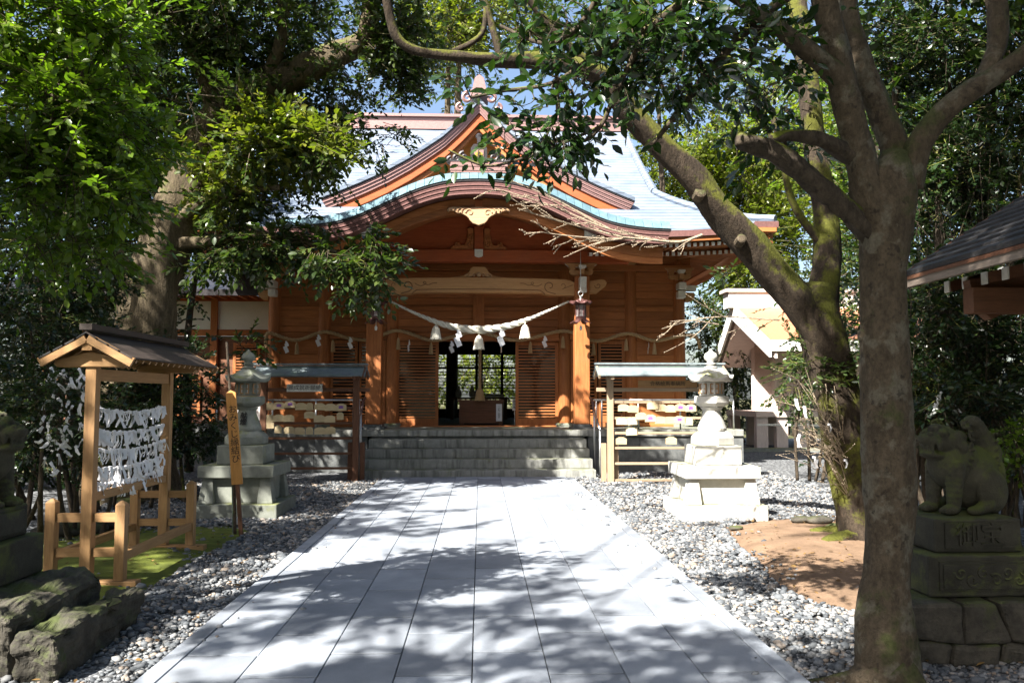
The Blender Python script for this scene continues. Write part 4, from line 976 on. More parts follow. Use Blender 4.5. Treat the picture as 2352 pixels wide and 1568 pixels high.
# ------------------------------------------------------------------ votive plaque racks
def ema_mesh(wd, ht):
    b = MB(); b.prism([(-wd / 2, -ht), (wd / 2, -ht), (wd / 2, -.03), (wd * .22, 0), (-wd * .22, 0), (-wd / 2, -.03)], -.006, .006); b.tube([(0, 0, -.02), (0, 0, .055)], .003, 4, 1); return b
def rack(xL, xR, y, label, signtxt, wx, wz, rails, ov, signx, paperback):
    t = thing("plaque_rack", label, "plaque rack", ((xL + xR) / 2, y, 0), "racks of votive plaques before the hall")
    ztop = 1.92
    for x in (xL, xR):
        b = MB(); b.box(x - .055, x + .055, y - .055, y + .055, 0, ztop); b.build("post", wz, t, bevel=.006)
        for sx in (-1, 1):
            b = MB(); b.box(x + sx * .11 - .045, x + sx * .11 + .045, y + .06, y + .15, 0, .72); b.build("stake", wz, t, bevel=.006)
        b = MB(); b.box(x - .03, x + .03, y - .32, y + .32, ztop - .04, ztop + .03); b.build("roof_arm", wz, t)
    for z in rails:
        b = MB(); b.box(xL + .056, xR - .056, y - .022, y + .022, z - .022, z + .022); b.build("rail", wx, t, bevel=.004)
    b = MB(); b.box(xL - .25, xR + .25, y - .03, y + .03, 1.66, 1.73); b.build("beam", wx, t, bevel=.006)
    for sy in (-1, 1):
        for i in range(3):
            b = MB(); a = .36 - i * .125; z0 = ztop + .02 + .055 * i
            P = [(y + sy * a, z0), (y + sy * (a - .15), z0 + .075), (y + sy * (a - .15), z0 + .09), (y + sy * a, z0 + .018)]
            b.prism(P, xL - ov, xR + ov, 'x'); b.build("roof_course", SLATE, t)
    b = MB(); b.box(xL - ov - .01, xR + ov + .01, y - .06, y + .06, ztop + .235, ztop + .265); b.build("ridge_cap", SLATE, t)
    for x in (xL - ov + .03, xR + ov - .03):
        for sy in (-1, 1): b = MB(); b.beam((x, y + sy * .36, ztop + .0), (x, y, ztop + .19), .03, .07); b.build("bargeboard", wx, t)
    b = MB(); xs0, xs1, z0, z1 = signx
    b.box(xs0, xs1, y - .05, y - .032, z0, z1); b.text(FACE((xs0 + xs1) / 2, y - .052, (z0 + z1) / 2), signtxt, (z1 - z0) * .72, 1); tag(b.build("name_board", [PAINT if paperback else WPX, INK], t), None)
    return t
RY, LY = 14.95, 15.45
rxL, rxR = at(1402, 1000, RY).x, at(1632, 1000, RY).x
rack(rxL, rxR, RY, "sunlit pale wooden plaque rack with slate roof right of the steps", "合格絵馬奉納所", WRK, WRKZ, [1.47, 1.18, .91, .64, .36, .06], .27, (at(1465, 900, RY).x, at(1600, 900, RY).x, 1.735, 1.865), False)
lxL, lxR = at(605, 1000, LY).x, at(817, 1000, LY).x
rack(lxL, lxR, LY, "dark brown plaque rack with slate roof left of the steps", "心願成就祈願絵馬", WDX, WDZ, [1.36, 1.08, .80, .52, .25], .2, (at(660, 890, LY).x, at(742, 890, LY).x, 1.66, 1.80), True)
def zconv1(zx, zy): return ((2250 + zx * .574) / 1.7415, (1250 + zy * .574) / 1.7415)
def zconv2(zx, zy): return ((800 + zx * .5102) / 1.7415, (1350 + zy * .5102) / 1.7415)
PURPLE = plain("crest_print", (.22, .10, .32), .7)
e1 = ema_mesh(.20, .13).build("plaque", [EMA, WDX], None, origin=(0, 0, 0)); e2 = ema_mesh(.13, .14).build("plaque", [EMA, WDX], None, origin=(0, 0, 0))
b = ema_mesh(.20, .13); b.prism([(-.05, -.09), (.05, -.09), (.035, -.06), (.06, -.055), (.02, -.035), (-.02, -.035), (-.06, -.055), (-.035, -.06)], -.009, -.0062, mi=2); e3 = b.build("plaque", [EMA, WDX, PURPLE], None, origin=(0, 0, 0))
def hang(rows, conv, Y, side, rails):
    for ri, (rn, row) in enumerate(rows):
        for i, (zx, zy, kd) in enumerate(row):
            vx, vy = conv(zx, zy); p = at(vx, vy, Y - .035)
            z = p.z + .065
            src = (e1, e2, e3)[kd]
            o = share(src, (p.x, Y - .034 - .004 * (i % 3), z), None, (rnd.uniform(-.03, .03), rnd.uniform(-.05, .05), rnd.uniform(-.12, .12)), name="votive_plaque")
            pos = ORD[i] + " from left," if len(row) > 1 else "alone,"
            look = ("plain wooden plaque", "small narrow plaque", "purple-crested plaque")[kd]
            tag(o, f"{look} {pos} {rn} of the {side} rack", "plaque", f"votive plaques on the {side} rack")
hang([("top row", [(425, 662, 0), (493, 670, 0), (625, 648, 0), (688, 662, 0), (753, 668, 0), (822, 660, 2), (893, 664, 2)]), ("second row", [(412, 755, 0), (480, 755, 0), (545, 720, 0), (612, 735, 2), (682, 748, 0), (748, 750, 0), (815, 745, 2), (884, 755, 1)]), ("third row", [(480, 828, 0)]), ("lowest row", [(410, 892, 0), (758, 890, 0)])], zconv1, RY, "right", None)
hang([("top row", [(545, 538, 0), (620, 532, 2), (707, 522, 2), (790, 538, 0), (860, 538, 1), (940, 540, 0), (1020, 545, 0), (1105, 545, 2)]), ("second row", [(545, 632, 0), (618, 630, 0), (697, 632, 0), (858, 605, 0), (935, 634, 0), (1018, 637, 0), (1098, 612, 1)]), ("lowest row", [(535, 684, 0), (615, 716, 1), (700, 724, 0), (780, 730, 0), (858, 727, 1), (940, 729, 0), (1018, 727, 0)])], zconv2, LY, "left", None)
for o in (e1, e2, e3): bpy.data.objects.remove(o)
# ------------------------------------------------------------------ fortune stand
SX, SY0, SY1 = -3.2, 6.94, 8.57
t = thing("fortune_stand", "roofed pale wooden frame for tying paper fortunes, left of the path", "fortune stand", (SX, (SY0 + SY1) / 2, 0))
for y in (SY0, SY1):
    b = MB(); b.box(SX - .044, SX + .044, y - .044, y + .044, .07, 1.90); b.build("post", WPZ, t, bevel=.005)
    for dx, h in ((-.29, .70), (.27, .68)):
        b = MB(); b.box(SX + dx - .04, SX + dx + .04, y - .04, y + .04, .07, h); b.lathe([(.0565, 0), (.012, .03)], (SX + dx, y, h), 4, .5); b.build("short_post", WPZ, t, bevel=.004)
    b = MB(); b.box(SX - .36, SX + .42, y - .055, y + .055, 0, .068); b.build("foot_beam", WPX, t, bevel=.006)
    for z in (.26, .54):
        for xa, xb in ((-.245, -.051), (.051, .225)): b = MB(); b.box(SX + xa, SX + xb, y - .02, y + .02, z, z + .07); b.build("stay", WPX, t)
    b = MB(); b.prism([(SX - .30, 1.83), (SX - .27, 1.80), (SX + .27, 1.80), (SX + .30, 1.83), (SX + .25, 1.87), (SX, 1.93), (SX - .25, 1.87)], y - .062, y + .062); b.build("roof_bracket", WPX, t, bevel=.008)
for z0, z1 in ((1.69, 1.79), (.70, .77)): b = MB(); b.box(SX - .03, SX + .03, SY0 + .051, SY1 - .051, z0, z1); b.build("rail", WPY, t, bevel=.004)
for dx in (-.29, .27): b = MB(); b.box(SX + dx - .025, SX + dx + .025, SY0 + .046, SY1 - .046, .22, .29); b.build("ground_rail", WPY, t)
b = MB(); b.box(SX - .04, SX + .04, SY0 - .13, SY1 + .42, 1.935, 2.0); b.build("ridge_pole", WPY, t)
for s_ in (-1, 1):
    for i in range(4):
        a = .37 - i * .092; z0 = 1.865 + .05 * i
        b = MB(); P = [(SX + s_ * a, z0), (SX + s_ * max(0, a - .11), z0 + .06), (SX + s_ * max(0, a - .11), z0 + .074), (SX + s_ * a, z0 + .014)]; b.prism(P, SY0 - .15, SY1 + .44); b.build("roof_board", SHING if s_ < 0 else WDK, t)
    for y in (SY0 - .13, SY1 + .40): b = MB(); b.beam((SX + s_ * .37, y, 1.835), (SX + s_ * .01, y, 2.035), .03, .075); b.build("bargeboard", WPX, t)
    for y in np.arange(SY0 - .03, SY1 + .35, .14):
        b = MB(); b.beam((SX + s_ * .36, y, 1.845), (SX + s_ * .03, y, 2.02), .028, .028); b.build("rafter", WPX, t)
b = MB(); b.box(SX - .05, SX + .05, SY0 - .16, SY1 + .45, 2.10, 2.15); b.build("ridge_cap", WDK, t)
# knotted paper slips
def slip(seed):
    r = random.Random(seed); b = MB(); w_ = .011
    for k in range(2):
        x0 = (k - .5) * .012; L = r.uniform(.055, .10); x1 = x0 + r.uniform(-.03, .03); tw = r.uniform(-.6, .6); y1 = r.uniform(-.02, .02)
        c, s = math.cos(tw) * w_, math.sin(tw) * w_
        b.add([(x0 - w_ * .6, -.006, .004), (x0 + w_ * .6, -.006, .004), (x0 + w_, -.012 + y1 * .4, -L * .5), (x0 - w_, -.012 + y1 * .4, -L * .5), (x1 + c, y1 + s, -L), (x1 - c, y1 - s, -L)], [(0, 1, 2, 3), (3, 2, 4, 5)])
    b.obox((0, 0, .002), (.024, .02, .02), Matrix.Rotation(r.uniform(-.5, .5), 3, 'Y'))
    o = b.build("paper_slip", PAPER, None, origin=(0, 0, 0), recalc=False); return o
SL = [slip(i) for i in range(6)]
zr = [1.46, 1.28, 1.12, .97, .84]
for ri, z in enumerate(zr):
    P = [(SX, y, z - .05 * math.sin(math.pi * (y - SY0) / (SY1 - SY0))) for y in np.linspace(SY0 + .05, SY1 - .05, 12)]
    b = MB(); b.tube(P, .004, 4); b.build("string", ROPES, t)
    for i, y in enumerate(np.linspace(SY0 + .09, SY1 - .09, 34)):
        zz = z - .05 * math.sin(math.pi * (y - SY0) / (SY1 - SY0)) + rnd.uniform(-.008, .008)
        o = share(SL[rnd.randrange(6)], (SX + rnd.uniform(-.012, .016), y + rnd.uniform(-.015, .015), zz), None, (rnd.uniform(-.35, .35), rnd.uniform(-.3, .3), R(90) + rnd.uniform(-.9, .9)), (1.25, 1.25, rnd.uniform(1.1, 1.65)))
        tag(o, f"white folded paper fortune tied on the {('top','second','third','fourth','lowest')[ri]} string of the stand", "paper slip", f"paper fortunes on the stand's {('top','second','third','fourth','lowest')[ri]} string")
# ------------------------------------------------------------------ leaning sign board
t = thing("wooden_sign", "tall narrow orange wooden sign with black vertical writing by the gravel", "sign", (-2.82, 9.48, 0))
p0 = at(541, 1222, 9.48); p1 = at(519, 785, 9.52)
b = MB(); b.tube([(p0.x - .02, 9.53, 0), (p0.x - .05, 9.53, .9), (p1.x, 9.55, p1.z)], [.018, .018, .014], 8); b.build("pole", B_DARK, t)
pa = at(530, 896, 9.45); pb_ = at(545, 1112, 9.45); ang = math.atan2(pa.x - pb_.x, pa.z - pb_.z)
M = Matrix.Translation((pb_.x, 9.45, pb_.z)) @ Matrix.Rotation(ang, 4, 'Y'); Lb = (pa - pb_).length
b = MB(); b.prism([(-.062, 0), (.062, 0), (.056, Lb - .03), (0, Lb), (-.056, Lb - .03)], -.012, .012); b.xf(M); sb = b.build("board", WSIGN, t, bevel=.004)
b = MB(); b.text(M @ FACE(.008, -.0135, Lb * .53), "お\nみ\nく\nじ\n縁\n結\nび", .098); b.build("lettering", INK, sb)
b = MB(); b.box(-.02, .02, -.006, .03, -.66, 0.0); b.xf(M); b.build("leg", WDZ, t)
b = MB(); b.tube([(p0.x - .045, 9.56, 0), (p0.x - .07, 9.56, .75)], .015, 8); b.build("stake", GREENPIPE, t)
# ------------------------------------------------------------------ guardian lion-dogs and their pedestals
def lion_mesh():
    b = bmesh.new()
    def E(c, r, rot=(0, 0, 0), sub=3):
        M = Matrix.Translation(c) @ (Matrix.Rotation(R(rot[2]), 4, 'Z') @ Matrix.Rotation(R(rot[1]), 4, 'Y') @ Matrix.Rotation(R(rot[0]), 4, 'X')) @ Matrix.Diagonal((*r, 1))
        bmesh.ops.create_icosphere(b, subdivisions=sub, radius=1, matrix=M)
    def C(p, q, r0, r1, n=7):
        p, q = Vector(p), Vector(q)
        for i in range(n):
            t = i / (n - 1); r = r0 + (r1 - r0) * t; E(p.lerp(q, t), (r, r, r), sub=2)
    # faces -X; feet at z = 0; seated
    E((.16, 0, .20), (.20, .135, .19), (0, 18, 0)); E((.24, 0, .12), (.165, .15, .135)); E((-.03, 0, .285), (.13, .12, .15), (0, -18, 0)); E((.06, 0, .30), (.16, .115, .12), (0, 35, 0))
    for s in (-1, 1):
        C((-.06, s * .075, .27), (-.085, s * .08, .04), .062, .043, 8); E((-.115, s * .08, .028), (.062, .048, .032))
        for q in (-.025, 0, .025): E((-.165, s * .08 + q, .022), (.018, .012, .02), sub=2)
        E((.19, s * .125, .13), (.125, .055, .13), (0, -10, 0)); C((.13, s * .14, .05), (.05, s * .14, .028), .045, .035, 5); E((.02, s * .145, .025), (.06, .04, .03))
        E((-.03, s * .085, .43), (.05, .03, .06), (s * 15, 30, 0))           # ear
        E((-.13, s * .062, .465), (.035, .035, .03)); E((-.16, s * .05, .44), (.022, .024, .02), sub=2)  # brow, eye
        for k in range(4): E((-.02 + .035 * k, s * (.10 - .012 * k), .39 - .055 * k), (.04, .035, .04), sub=2)   # mane curls
        for k in range(3): E((.02 + .03 * k, s * (.06), .44 - .05 * k), (.035, .035, .035), sub=2)
    E((-.08, 0, .42), (.105, .10, .095)); E((-.17, 0, .425), (.075, .085, .042)); E((-.235, 0, .432), (.03, .045, .03)); E((-.155, 0, .338), (.085, .074, .028), (0, 8, 0)); E((-.095, 0, .385), (.06, .075, .05))
    for q in np.linspace(-.05, .05, 5): E((-.222 + abs(q) * .3, q, .393), (.012, .011, .016), sub=1); E((-.222 + abs(q) * .3, q, .373), (.011, .010, .013), sub=1); E((-.222 + abs(q) * .3, q, .362), (.010, .009, .012), sub=1)
    for k in range(6): E((-.13 + .03 * k, 0, .49 - .004 * k * k), (.04, .045, .035), sub=2)
    for s in (-1, 1):                                                  # mane in rolled locks, cheeks, claws
        for a in range(7):
            an = R(-70 + a * 30); cx, cz = .0 + .085 * math.cos(an) * .6, .41 + .115 * math.sin(an)
            for q in range(7): w_ = q / 6 * 5.0; E((cx + .02 * math.cos(w_), s * (.098 + .004 * q), cz + .02 * math.sin(w_)), (.011, .011, .011), sub=1)
        E((-.205, s * .03, .462), (.02, .018, .016), sub=2); E((-.185, s * .085, .40), (.02, .016, .035), sub=2)
        for q in range(5): C((.235 + .02 * q, s * .045, .25 + .05 * q), (.30, s * .085, .28 + .045 * q), .014, .010, 4)
    # raised tail
    C((.30, 0, .16), (.315, 0, .34), .085, .085, 6); C((.315, 0, .34), (.22, 0, .50), .085, .055, 6); E((.185, 0, .525), (.05, .06, .045)); E((.33, 0, .22), (.07, .10, .12))
    me = bpy.data.meshes.new("lion"); b.to_mesh(me); b.free()
    o = bpy.data.objects.new("lion", me); COL.objects.link(o)
    r = o.modifiers.new("r", 'REMESH'); r.mode = 'VOXEL'; r.voxel_size = .0065
    sm_ = o.modifiers.new("s", 'SMOOTH'); sm_.iterations = 1; sm_.factor = .5
    dg = bpy.context.evaluated_depsgraph_get(); dg.update(); out = bpy.data.meshes.new_from_object(o.evaluated_get(dg))
    bpy.data.objects.remove(o); out.polygons.foreach_set('use_smooth', [True] * len(out.polygons)); return out
LM = lion_mesh(); LM.materials.clear(); LM.materials.append(MOSST)
def stonewall(par, x0, x1, y0, y1, z1, mat, seed):
    r = random.Random(seed)
    def rock(pts, ya, yb, name="base_stone"):
        c = np.mean(pts, 0); sh = [(c[0] + (p[0] - c[0]) * .975, c[1] + (p[1] - c[1]) * .97) for p in pts]
        b = MB(); b.prism(sh, ya, yb)
        o = b.build(name, mat, par, bevel=.025); d = o.modifiers.new('sub', 'SUBSURF'); d.subdivision_type = 'SIMPLE'; d.levels = d.render_levels = 2
        tx = bpy.data.textures.new('rough', 'CLOUDS'); tx.noise_scale = .12; dm = o.modifiers.new('d', 'DISPLACE'); dm.texture = tx; dm.strength = .035; dm.mid_level = .5; dm.texture_coords = 'OBJECT' if False else 'LOCAL'
    w_ = x1 - x0; h = z1; u = lambda a, c: (x0 + a * w_, c * h)
    polys = [[u(0, .42), u(.19, .36), u(.24, .33), u(.24, 1), u(0, 1)], [u(.24, .33), u(.42, .34), u(.47, .36), u(.40, 1), u(.24, 1)], [u(.47, .36), u(.60, .30), u(.74, .36), u(.74, 1), u(.40, 1)], [u(.74, .36), u(1, .4), u(1, 1), u(.74, 1)],
             [u(0, 0), u(.17, 0), u(.19, .36), u(0, .42)], [u(.17, 0), u(.40, 0), u(.42, .34), u(.24, .33), u(.19, .36)], [u(.40, 0), u(.68, 0), u(.74, .36), u(.60, .30), u(.47, .36), u(.42, .34)], [u(.68, 0), u(1, 0), u(1, .4), u(.74, .36)]]
    for p in polys: rock(p, y0 + r.uniform(0, .02), y0 + .35)
    b = MB(); b.box(x0 + .2, x1 - .05, y0 + .352, y1, 0, z1 - .01); b.build("base_core", mat, par, bevel=.03)
PBX, PBY = 2.50, 4.74
t = thing("statue_pedestal", "mossy stone pedestal of the right guardian, carved blocks on fitted stones", "pedestal", (3.1, 5.2, 0), "pedestals of the guardian statues")
stonewall(t, PBX, PBX + 1.25, PBY, PBY + 1.0, .37, ROCK, 3)
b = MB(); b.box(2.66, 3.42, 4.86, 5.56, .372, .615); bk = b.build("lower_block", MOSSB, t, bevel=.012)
b = MB(); b.box(2.72, 3.36, 4.849, 4.859, .41, .58); b.box(2.74, 3.34, 4.839, 4.848, .425, .565)
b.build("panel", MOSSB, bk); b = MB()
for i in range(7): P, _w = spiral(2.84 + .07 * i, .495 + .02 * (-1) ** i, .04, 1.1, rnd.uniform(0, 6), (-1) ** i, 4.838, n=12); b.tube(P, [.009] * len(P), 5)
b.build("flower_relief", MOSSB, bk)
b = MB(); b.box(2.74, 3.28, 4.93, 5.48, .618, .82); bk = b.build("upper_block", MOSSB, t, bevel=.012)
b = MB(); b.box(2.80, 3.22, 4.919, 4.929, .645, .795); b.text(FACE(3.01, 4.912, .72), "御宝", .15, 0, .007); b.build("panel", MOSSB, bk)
lo = bpy.data.objects.new("guardian_statue", LM); COL.objects.link(lo); lo.location = (3.02, 5.2, .822); lo.rotation_euler = (0, 0, R(18)); lo.scale = (1.0, 1.0, 1.08)
tag(lo, "mossy stone lion-dog on the right pedestal, facing the path", "statue", "guardian statues flanking the path"); ORG[lo] = tuple(lo.location)
t = thing("statue_pedestal", "mossy stone pedestal of the left guardian at the picture's edge", "pedestal", (-3.2, 5.3, 0), "pedestals of the guardian statues")
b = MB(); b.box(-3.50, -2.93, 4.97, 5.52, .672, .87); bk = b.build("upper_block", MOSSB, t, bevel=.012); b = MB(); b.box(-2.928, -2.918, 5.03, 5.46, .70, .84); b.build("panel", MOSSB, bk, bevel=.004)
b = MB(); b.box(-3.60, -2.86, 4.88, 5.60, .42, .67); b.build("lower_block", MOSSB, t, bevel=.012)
r5 = random.Random(5)
xx = -4.0
for i, w_ in enumerate((.5, .46, .52, .24)):
    b = MB(); h0 = .40 + .04 * r5.random() if i < 3 else .26
    b.prism([(xx, 0), (xx + w_ - .015, 0), (xx + w_ - .02, h0 * .9), (xx + w_ * .8, h0), (xx + .02, h0 * (.97 + .05 * r5.random()))], 4.62 + .03 * r5.random(), 5.75)
    o = b.build("base_stone", ROCK, t, bevel=.04); d = o.modifiers.new('sub', 'SUBSURF'); d.subdivision_type = 'SIMPLE'; d.levels = d.render_levels = 4
    tx = bpy.data.textures.new('rough', 'CLOUDS'); tx.noise_scale = .22; dm = o.modifiers.new('d', 'DISPLACE'); dm.texture = tx; dm.strength = .14; dm.texture_coords = 'LOCAL'
    tx = bpy.data.textures.new('grit', 'CLOUDS'); tx.noise_scale = .05; dm = o.modifiers.new('d2', 'DISPLACE'); dm.texture = tx; dm.strength = .035; dm.texture_coords = 'LOCAL'
    xx += w_
LM2 = LM.copy(); V = np.zeros(len(LM2.vertices) * 3, np.float32); LM2.vertices.foreach_get('co', V); V = V.reshape(-1, 3); V[:, 0] *= -1; LM2.vertices.foreach_set('co', V.ravel()); LM2.flip_normals()
lo = bpy.data.objects.new("guardian_statue", LM2); COL.objects.link(lo); lo.location = (-3.08, 5.30, .871); lo.rotation_euler = (0, 0, R(-10)); lo.scale = (1, 1, 1.08)
tag(lo, "mossy stone lion-dog on the left pedestal, cut off by the picture's edge", "statue", "guardian statues flanking the path"); ORG[lo] = tuple(lo.location)
# edging rocks under the left trees
for i, (vx, vy, s) in enumerate(((300, 1160, .22), (190, 1225, .3), (240, 1215, .35), (120, 1235, .3), (470, 1150, .2))):
    p = grd(vx, vy); b = MB(); b.add((ICO * (1 + rng.normal(0, .14, (len(ICO), 1))) * np.array([s * 1.3, s * .8, s * .42]) + np.array([p.x, p.y, s * .2])).tolist(), ICF.tolist())
    o = b.build("field_rock", ROCK, smooth=True); d = o.modifiers.new('sub', 'SUBSURF'); d.levels = d.render_levels = 2
    tag(o, ("rounded mossy rock behind the fortune stand", "flat mossy rock left of the fortune stand's foot", "low rock beside the fortune stand", "grey rock at the foot of the left thicket", "small rock between stand and stone lantern")[i], "rock", "rocks edging the left thicket")
for i, (vx, vy, s) in enumerate(((1840, 1205, .13), (1885, 1208, .16), (1920, 1225, .14), (1690, 1222, .08))):
    p = grd(vx, vy); b = MB(); b.add((ICO * (1 + rng.normal(0, .12, (len(ICO), 1))) * np.array([s * 1.3, s * .9, s * .5]) + np.array([p.x, p.y, s * .25 + .03])).tolist(), ICF.tolist())
    o = b.build("field_rock", ROCK, smooth=True); d = o.modifiers.new('sub', 'SUBSURF'); d.levels = d.render_levels = 2
    tag(o, ("leftmost of three brown stones before the mossy tree", "middle one of three brown stones before the mossy tree", "brown stone touching the mossy tree's foot", "small lone stone on the bare soil")[i], "rock", "rocks around the mossy tree")
# ------------------------------------------------------------------ side building on the left
t = thing("side_building", "low wooden wing with white plaster panels left of the main hall", "building", (-7.5, 21, 0))
y = 20.6
b = MB(); b.box(-11, -4.95, y - 1.2, y + 4, 0, .95); b.build("terrace", PODW, t)
b = MB(); b.box(-11, -4.95, y - 1.0, y + 3.8, .951, .98); b.build("floor", WDX, t)
for x in (-10.6, -8.4, at(492, 800, y).x, -5.05): b = MB(); b.box(x - .08, x + .08, y - .08, y + .08, .98, 4.1); b.build("post", WZ, t)
zz = [at(0, q, y).z for q in (755, 690)]
for xa, xb in ((-10.5, -8.5), (-8.3, at(485, 800, y).x), (at(500, 800, y).x, -5.14)):
    b = MB(); b.box(xa, xb, y - .02, y + .03, zz[0], zz[1]); b.build("plaster_panel", PLASTER, t)
    b = MB(); b.box(xa, xb, y - .05, y + .05, zz[0] - .16, zz[0] - .003); b.build("rail", WX, t)
    b = MB(); b.box(xa, xb, y - .05, y + .05, zz[1] + .003, zz[1] + .12); b.build("rail", WRED, t)
    b = MB(); b.box(xa, xb, y + .02, y + .06, .99, zz[0] - .165); b.build("panelling", WDX, t)
for xa, xb, za, zb in ((at(352, 0, y).x, at(410, 0, y).x, 1.1, 2.1), (at(414, 0, y).x, at(484, 0, y).x, 1.1, 2.1), (at(555, 0, y).x, at(614, 0, y).x, 2.05, 2.9)):
    d = MB()
    d.box(xa, xa + .07, y - .04, y, za, zb); d.box(xb - .07, xb, y - .04, y, za, zb); d.box(xa + .07, xb - .07, y - .038, y, za, za + .08); d.box(xa + .07, xb - .07, y - .038, y, zb - .07, zb)
    f = d.build("lattice_window", WZ, t); g_ = MB(); g_.box(xa + .07, xb - .07, y - .006, y - .001, za + .08, zb - .07); g_.build("pane", DARK, f)
    for i in range(10): q = MB(); zc = za + .11 + (zb - za - .19) * i / 9.3; q.box(xa + .07, xb - .07, y - .035, y - .015, zc - .016, zc + .016); q.build("slat", WX, f)
b = MB(); b.box(at(555, 0, y).x, at(618, 0, y).x, y - .06, y - .025, 1.0, 1.55); b.build("plaster_panel", PLASTER, t)
b = MB(); b.add([(-11.5, y - 1.1, 3.95), (-4.4, y - 1.1, 3.95), (-4.4, y + 2.5, 5.2), (-11.5, y + 2.5, 5.2), (-11.5, y - 1.1, 4.1), (-4.4, y - 1.1, 4.1), (-4.4, y + 2.5, 5.35), (-11.5, y + 2.5, 5.35)], [(0, 1, 2, 3), (4, 7, 6, 5), (0, 4, 5, 1), (1, 5, 6, 2), (2, 6, 7, 3), (3, 7, 4, 0)]); b.build("roof", DKCOP, t)
for x in np.arange(-11.3, -4.6, .25): b = MB(); b.box(x - .035, x + .035, y - .95, y + .1, 4.0, 4.08, 0, 1); b.xf(Matrix.Translation((0, 0, -.02))); b.build("rafter", [WY, PAINT], t)
# ------------------------------------------------------------------ small hall on the right
t = thing("small_hall", "pale wooden raised side hall with orange roof behind the right lantern", "shrine hall", (10, 25.5, 0))
for x in (8.35, 8.95, 9.6, 10.9, 12.2, 13.5):
    for y in (24.3, 26.9): b = MB(); b.box(x - (.17 if x < 10 else .09), x + (.17 if x < 10 else .09), y - .12, y + .12, 0, .98); b.build("pier", WPALEZ, t)
b = MB(); b.box(8.15, 14, 24.1, 27.1, .982, 1.14); b.build("veranda", WPALE, t)
b = MB(); b.box(8.2, 9.75, 24.17, 24.19, .72, .78); b.box(9.8, 14, 24.17, 24.19, .70, .76); b.build("tie_rail", PAINT, t)
for x in (9.03, 10.6, 12.2, 13.7):
    for y in (25.0, 26.8): b = MB(); b.lathe([(.11, 1.141), (.11, 3.3)], (x, y, 0), 12); b.build("post", WPALEZ, t)
for i in range(8):
    z = 1.15 + i * .26
    b = MB(); b.box(9.15, 13.6, 25.0, 25.05, z, z + .253); b.build("plank", WPALE, t); b = MB(); b.box(9.0, 9.05, 25.12, 26.68, z, z + .253); b.build("plank", WPALE, t)
b = MB(); b.prism([(25.0, 3.25), (26.8, 3.25), (25.5, 4.05), (25.3, 4.05)], 8.98, 9.04, 'x'); b.build("gable_wall", WPALE, t)
AP, FE, BE = (25.4, 4.3), (22.1, 2.92), (27.5, 2.62)
for (y0, z0), nm in ((FE, 0), (BE, 1)):
    b = MB(); b.prism([(y0, z0), AP, (AP[0], AP[1] + .16), (y0, z0 + .16)], 7.95, 14.5, 'x'); b.build("roof_slope", ROOFC, t)
    b = MB(); b.prism([(y0, z0 - .06), (AP[0], AP[1] - .06), (AP[0], AP[1] - .012), (y0, z0 - .012)], 8.0, 14.4, 'x'); b.build("soffit", WPALE, t)
    for k, xo in ((0, 7.86), (1, 8.02)):
        b = MB(); dz = -.07 - .1 * k; b.prism([(y0, z0 + dz - .2), (AP[0], AP[1] + dz - .22), (AP[0], AP[1] + dz + .25), (y0, z0 + dz + .23)] if k == 0 else [(y0, z0 - .3), (AP[0], AP[1] - .34), (AP[0], AP[1] - .062), (y0, z0 - .062)], xo, xo + .07, 'x'); b.build("bargeboard", PAINT if k == 0 else WPALE, t)
b = MB(); b.box(7.94, 14.5, FE[0] - .06, FE[0] + .05, FE[1] - .1, FE[1] + .2); b.build("eave_fascia", PAINT, t)
b = MB(); b.box(7.7, 14.6, 25.12, 25.68, 4.34, 4.82); b.build("ridge_box", PAINT, t); b = MB(); b.box(7.6, 14.7, 25.05, 25.75, 4.822, 4.92); b.build("ridge_cap", WPALE, t)
b = MB(); b.box(7.5, 14.5, 23.4, 23.8, 0, .1); tag(b.build("stone_kerb", GRAN), "long stone kerb in front of the small right hall", "kerb")
